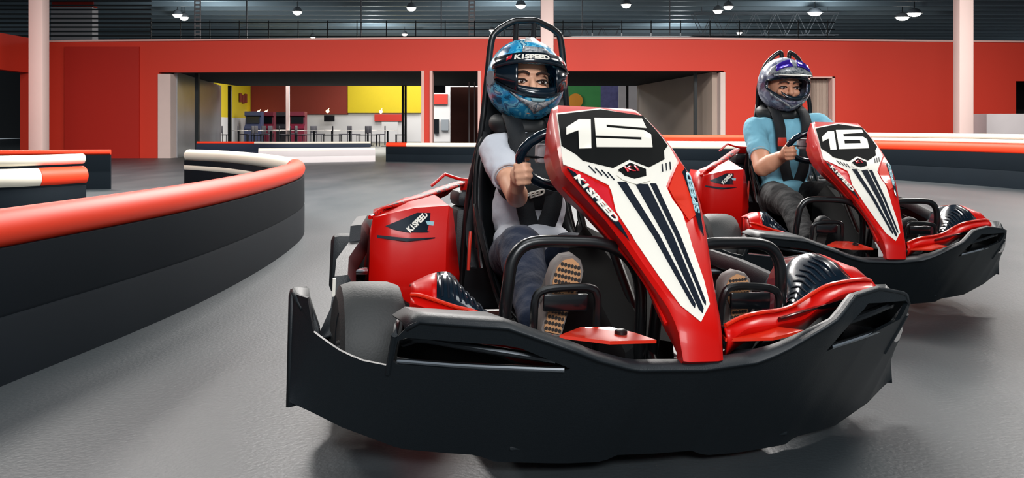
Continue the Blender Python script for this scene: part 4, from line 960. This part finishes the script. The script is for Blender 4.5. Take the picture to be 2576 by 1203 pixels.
    add_tube(bm, [c+Vector((.062*math.cos(t), .082*cfg['brace']*math.sin(t), .006-.012*math.cos(t))) for t in [2*PI*i/20 for i in range(20)]], .027*s, seg=14, closed=True, n=1)
    from_bm('neck_brace', bm, 'collar', root)
    # harness straps over the chest
    for q in 'RL':
        sg = -1 if q == 'R' else 1
        pts = [g['chest']+Vector((-.055, sg*.060, .115))*s, g['chest']+Vector((.010, sg*.064, .132))*s, g['chest']+Vector((.078, sg*.062, .075))*s, g['chest']+Vector((.094, sg*.054, .0))*s, g['belly']+Vector((.096, sg*.042, .02))*s, g['belly']+Vector((.098, sg*.018, -.055))*s]
        bm = bmesh.new(); P_ = smooth_path(pts, 6); prev = None
        for i, p in enumerate(P_):
            w_ = .021*s*cfg['strapw']; dv = (P_[min(i+1, len(P_)-1)]-P_[max(0, i-1)]).normalized(); sidev = dv.cross(Vector((1, 0, .3)).normalized()).normalized()
            a, b = bm.verts.new(p-sidev*w_), bm.verts.new(p+sidev*w_)
            if prev: bm.faces.new((prev[0], prev[1], b, a))
            prev = (a, b)
        o = from_bm('harness_strap', bm, 'belt', root, sharp=None); md = o.modifiers.new('t', 'SOLIDIFY'); md.thickness = .006; md.offset = 0
        bc = g['chest']+Vector((.100, sg*.055, -.005))*s if cfg['buckle'] else None
        if bc: box('buckle', bc-Vector((.006, .022, .026)), bc+Vector((.006, .022, .026)), 'beltred', o, bev=.004)
        # lap belt
    if cfg.get('vest'):
        P = [('e', g['chest']+Vector((.016, .0, -.01)), (.080*s, .100*s, .110*s)), ('e', g['belly']+Vector((.012, .0, .055)), (.084*s, .100*s, .085*s)), ('c', g['chest']+Vector((.0, -.055, .08)), g['chest']+Vector((.045, -.055, .03)), .034, .045), ('c', g['chest']+Vector((.0, .055, .08)), g['chest']+Vector((.045, .055, .03)), .034, .045)]
        ve = remeshed('chest_vest', P, .0075, 'belt', root, 4, disp=.003)
        bm, w, h = text_mesh('SPEED', 1, .04)
        for v in bm.verts: v.co = g['belly']+Vector((.093, -.02, .048))+Vector((0, v.co.x/w*.07, v.co.y/h*.018+v.co.x/w*.02))
        thicken(bm, lambda c: Vector((1, 0, 0)), .012)
        from_bm('vest_lettering', bm, 'white', ve, smooth=False)
    # helmet
    hc = Vector(cfg['helm'])+o_
    h, sp, top, bot = helmet(root, hc, cfg['helmr'], cfg['shell'], cfg['style'])
    if cfg['style'] == 'road':
        # raised visor strip over the opening with lettering
        f0 = lambda t: sp((t-.5)*2.5, top-.20+.30*(2*t-1)**2*.55, .007); f1 = lambda t: sp((t-.5)*2.4, top+.075+.16*(2*t-1)**2, .010)
        vs_ = band('visor_strip', f0, f1, 'visor', h)
        bm, w, h_ = text_mesh('K1SPEED', 1, .05)
        for v in bm.verts:
            u_ = v.co.x/w*.92-.16; vv = top-.075-v.co.y/h_*.115+.10*u_*u_; v.co = sp(u_, vv, .0135)
        from_bm('visor_lettering', bm, 'white', vs_, smooth=False)
        band('visor_logo', lambda t: sp(-.82+.13*t, top-.10+.06*(1-t), .0125), lambda t: sp(-.82+.13*t, top-.01+.06*(1-t), .0125), 'pink', vs_, n=4, thick=.001)
        band('visor_logo', lambda t: sp(.80+.10*t, top-.06+.08*t, .0125), lambda t: sp(.80+.10*t, top+.01+.08*t, .0125), 'pink', vs_, n=4, thick=.001)
        # smoked side windows of the visor
        for sg in (-1, 1):
            band('visor_side', lambda t: sp(sg*(.52+.62*t), top+.06+.10*t, .006), lambda t: sp(sg*(.52+.62*t), bot-.10-.28*t, .006), 'visor', h, n=10)
            # grey chin vents
            band('chin_vent', lambda t: sp(sg*(.01+.78*t), bot+.15-.30*t*t, .005), lambda t: sp(sg*(.01+.70*t), bot+.46-.52*t, .005), 'helmsilver', h, n=10)
            bm = bmesh.new(); Y = Vector((0, 1, 0)); p = sp(sg*1.30, PI*.50, .004)
            add_lathe(bm, [(.0001, -.004), (.022, -.004), (.022, .004), (.0001, .006)], Matrix.Translation(p) @ Matrix.Rotation(sg*1.30-PI/2 if sg > 0 else sg*1.30+PI/2, 4, 'Z'), 24)
            from_bm('visor_pivot', bm, 'grey', h)
        band('chin_curtain', lambda t: sp((t-.5)*1.5, bot-.18-.10*(2*t-1)**2, -.004), lambda t: sp((t-.5)*1.5, bot+.03-.30*(2*t-1)**2, .003), 'navy', h)
        band('mouth_vent', lambda t: sp((t-.5)*.42, bot+.05, .005), lambda t: sp((t-.5)*.32, bot+.13, .005), 'cyan', h, n=8)
        band('crown_panel', lambda t: sp((t-.5)*.9, PI*.08, .003), lambda t: sp((t-.5)*.9, top-.22, .003), 'helmsilver', h, n=10)
    else:
        band('goggle_frame', lambda t: sp((t-.5)*2.0, top-.62+.35*(2*t-1)**2, .018), lambda t: sp((t-.5)*2.0, top-.12+.10*(2*t-1)**2, .020), 'helmsilver', h)
        for sg in (-1, 1):
            gl = band('goggle_lens', lambda t: sp(sg*(.16+.62*t), top-.60+.26*t*t, .024), lambda t: sp(sg*(.10+.62*t), top-.33+.20*t*t, .026), 'purplelens', h, n=10)
        band('peak', lambda t: sp((t-.5)*1.7, top-.14+.06*(2*t-1)**2, .010), lambda t: sp((t-.5)*1.5, top-.03+.06*(2*t-1)**2, .030), 'helmsilver', h)
        band('peak_edge', lambda t: sp((t-.5)*1.2, top-.04, .032), lambda t: sp((t-.5)*1.2, top-.005, .033), 'white', h)
        band('chin_pad', lambda t: sp((t-.5)*1.1, bot-.10-.15*(2*t-1)**2, -.002), lambda t: sp((t-.5)*1.0, bot+.03-.2*(2*t-1)**2, .004), 'navy', h)
        for sg in (-1, 1): band('chin_stripe', lambda t: sp(sg*(.95*t), bot+.34-.55*t, .004), lambda t: sp(sg*(.95*t), bot+.42-.55*t, .005), 'helmsilver', h, n=10)
    return root
M['purplelens'] = mat('violet_mirror_lens', (70, 40, 190), .1, metal=.5, coat=1)
driver(P15, dict(label='person in blue patterned helmet and white t-shirt driving kart 15', skin='skin', tee='tee', tr='trouser', shoe='shoe', sole='sole', hs=1.05, arm=.98, hand=.92, sleeve=.42, brace=.98, strapw=1.25, buckle=False, vest=True, shoew=.037,
    shell='helmblue', style='road', helm=(-.325, -.004, .820), helmr=(.122, .117, .126),
    j=dict(head=(-.308, -.012, .806), neck=(-.34, 0, .68), chest=(-.30, .01, .575), belly=(-.25, .0, .44), pelvis=(-.20, .0, .32),
           shR=(-.285, -.098, .604), elR=(-.075, -.088, .485), wrR=(.040, -.124, .516), haR=(.082, -.132, .552), shL=(-.285, .11, .61), elL=(-.08, .19, .50), wrL=(.03, .135, .56), haL=(.082, .134, .58),
           hipR=(-.14, -.075, .31), knR=(.24, -.165, .385), anR=(.52, -.215, .275), hipL=(-.14, .075, .31), knL=(.24, .14, .37), anL=(.52, .20, .275),
           heelR=(.618, -.215, .262), toeR=(.628, -.178, .425), heelL=(.612, .205, .255), toeL=(.615, .19, .39))))
driver(P16, dict(label='person in grey helmet with violet goggles and light blue t-shirt driving kart 16', skin='skin2', tee='teeblue', tr='trouser2', shoe='collar', sole='soledk', hs=1.12, arm=1.25, hand=1.05, s=1.14, sleeve=.55, brace=1.1, strapw=1.1, buckle=True, shoew=.037,
    shell='helmgrey', style='moto', helm=(-.325, .002, .852), helmr=(.128, .123, .137),
    j=dict(head=(-.302, -.006, .838), neck=(-.34, 0, .70), chest=(-.30, .02, .58), belly=(-.25, .01, .44), pelvis=(-.20, .0, .31),
           shR=(-.29, -.145, .630), elR=(-.06, -.185, .468), wrR=(.015, -.125, .535), haR=(.082, -.134, .562), shL=(-.29, .185, .66), elL=(-.05, .245, .54), wrL=(.03, .16, .575), haL=(.082, .134, .59),
           hipR=(-.14, -.085, .31), knR=(.20, -.150, .345), anR=(.50, -.20, .24), hipL=(-.14, .085, .31), knL=(.20, .13, .40), anL=(.50, .19, .26),
           heelR=(.60, -.20, .245), toeR=(.61, -.18, .375), heelL=(.60, .20, .245), toeL=(.61, .19, .375))))
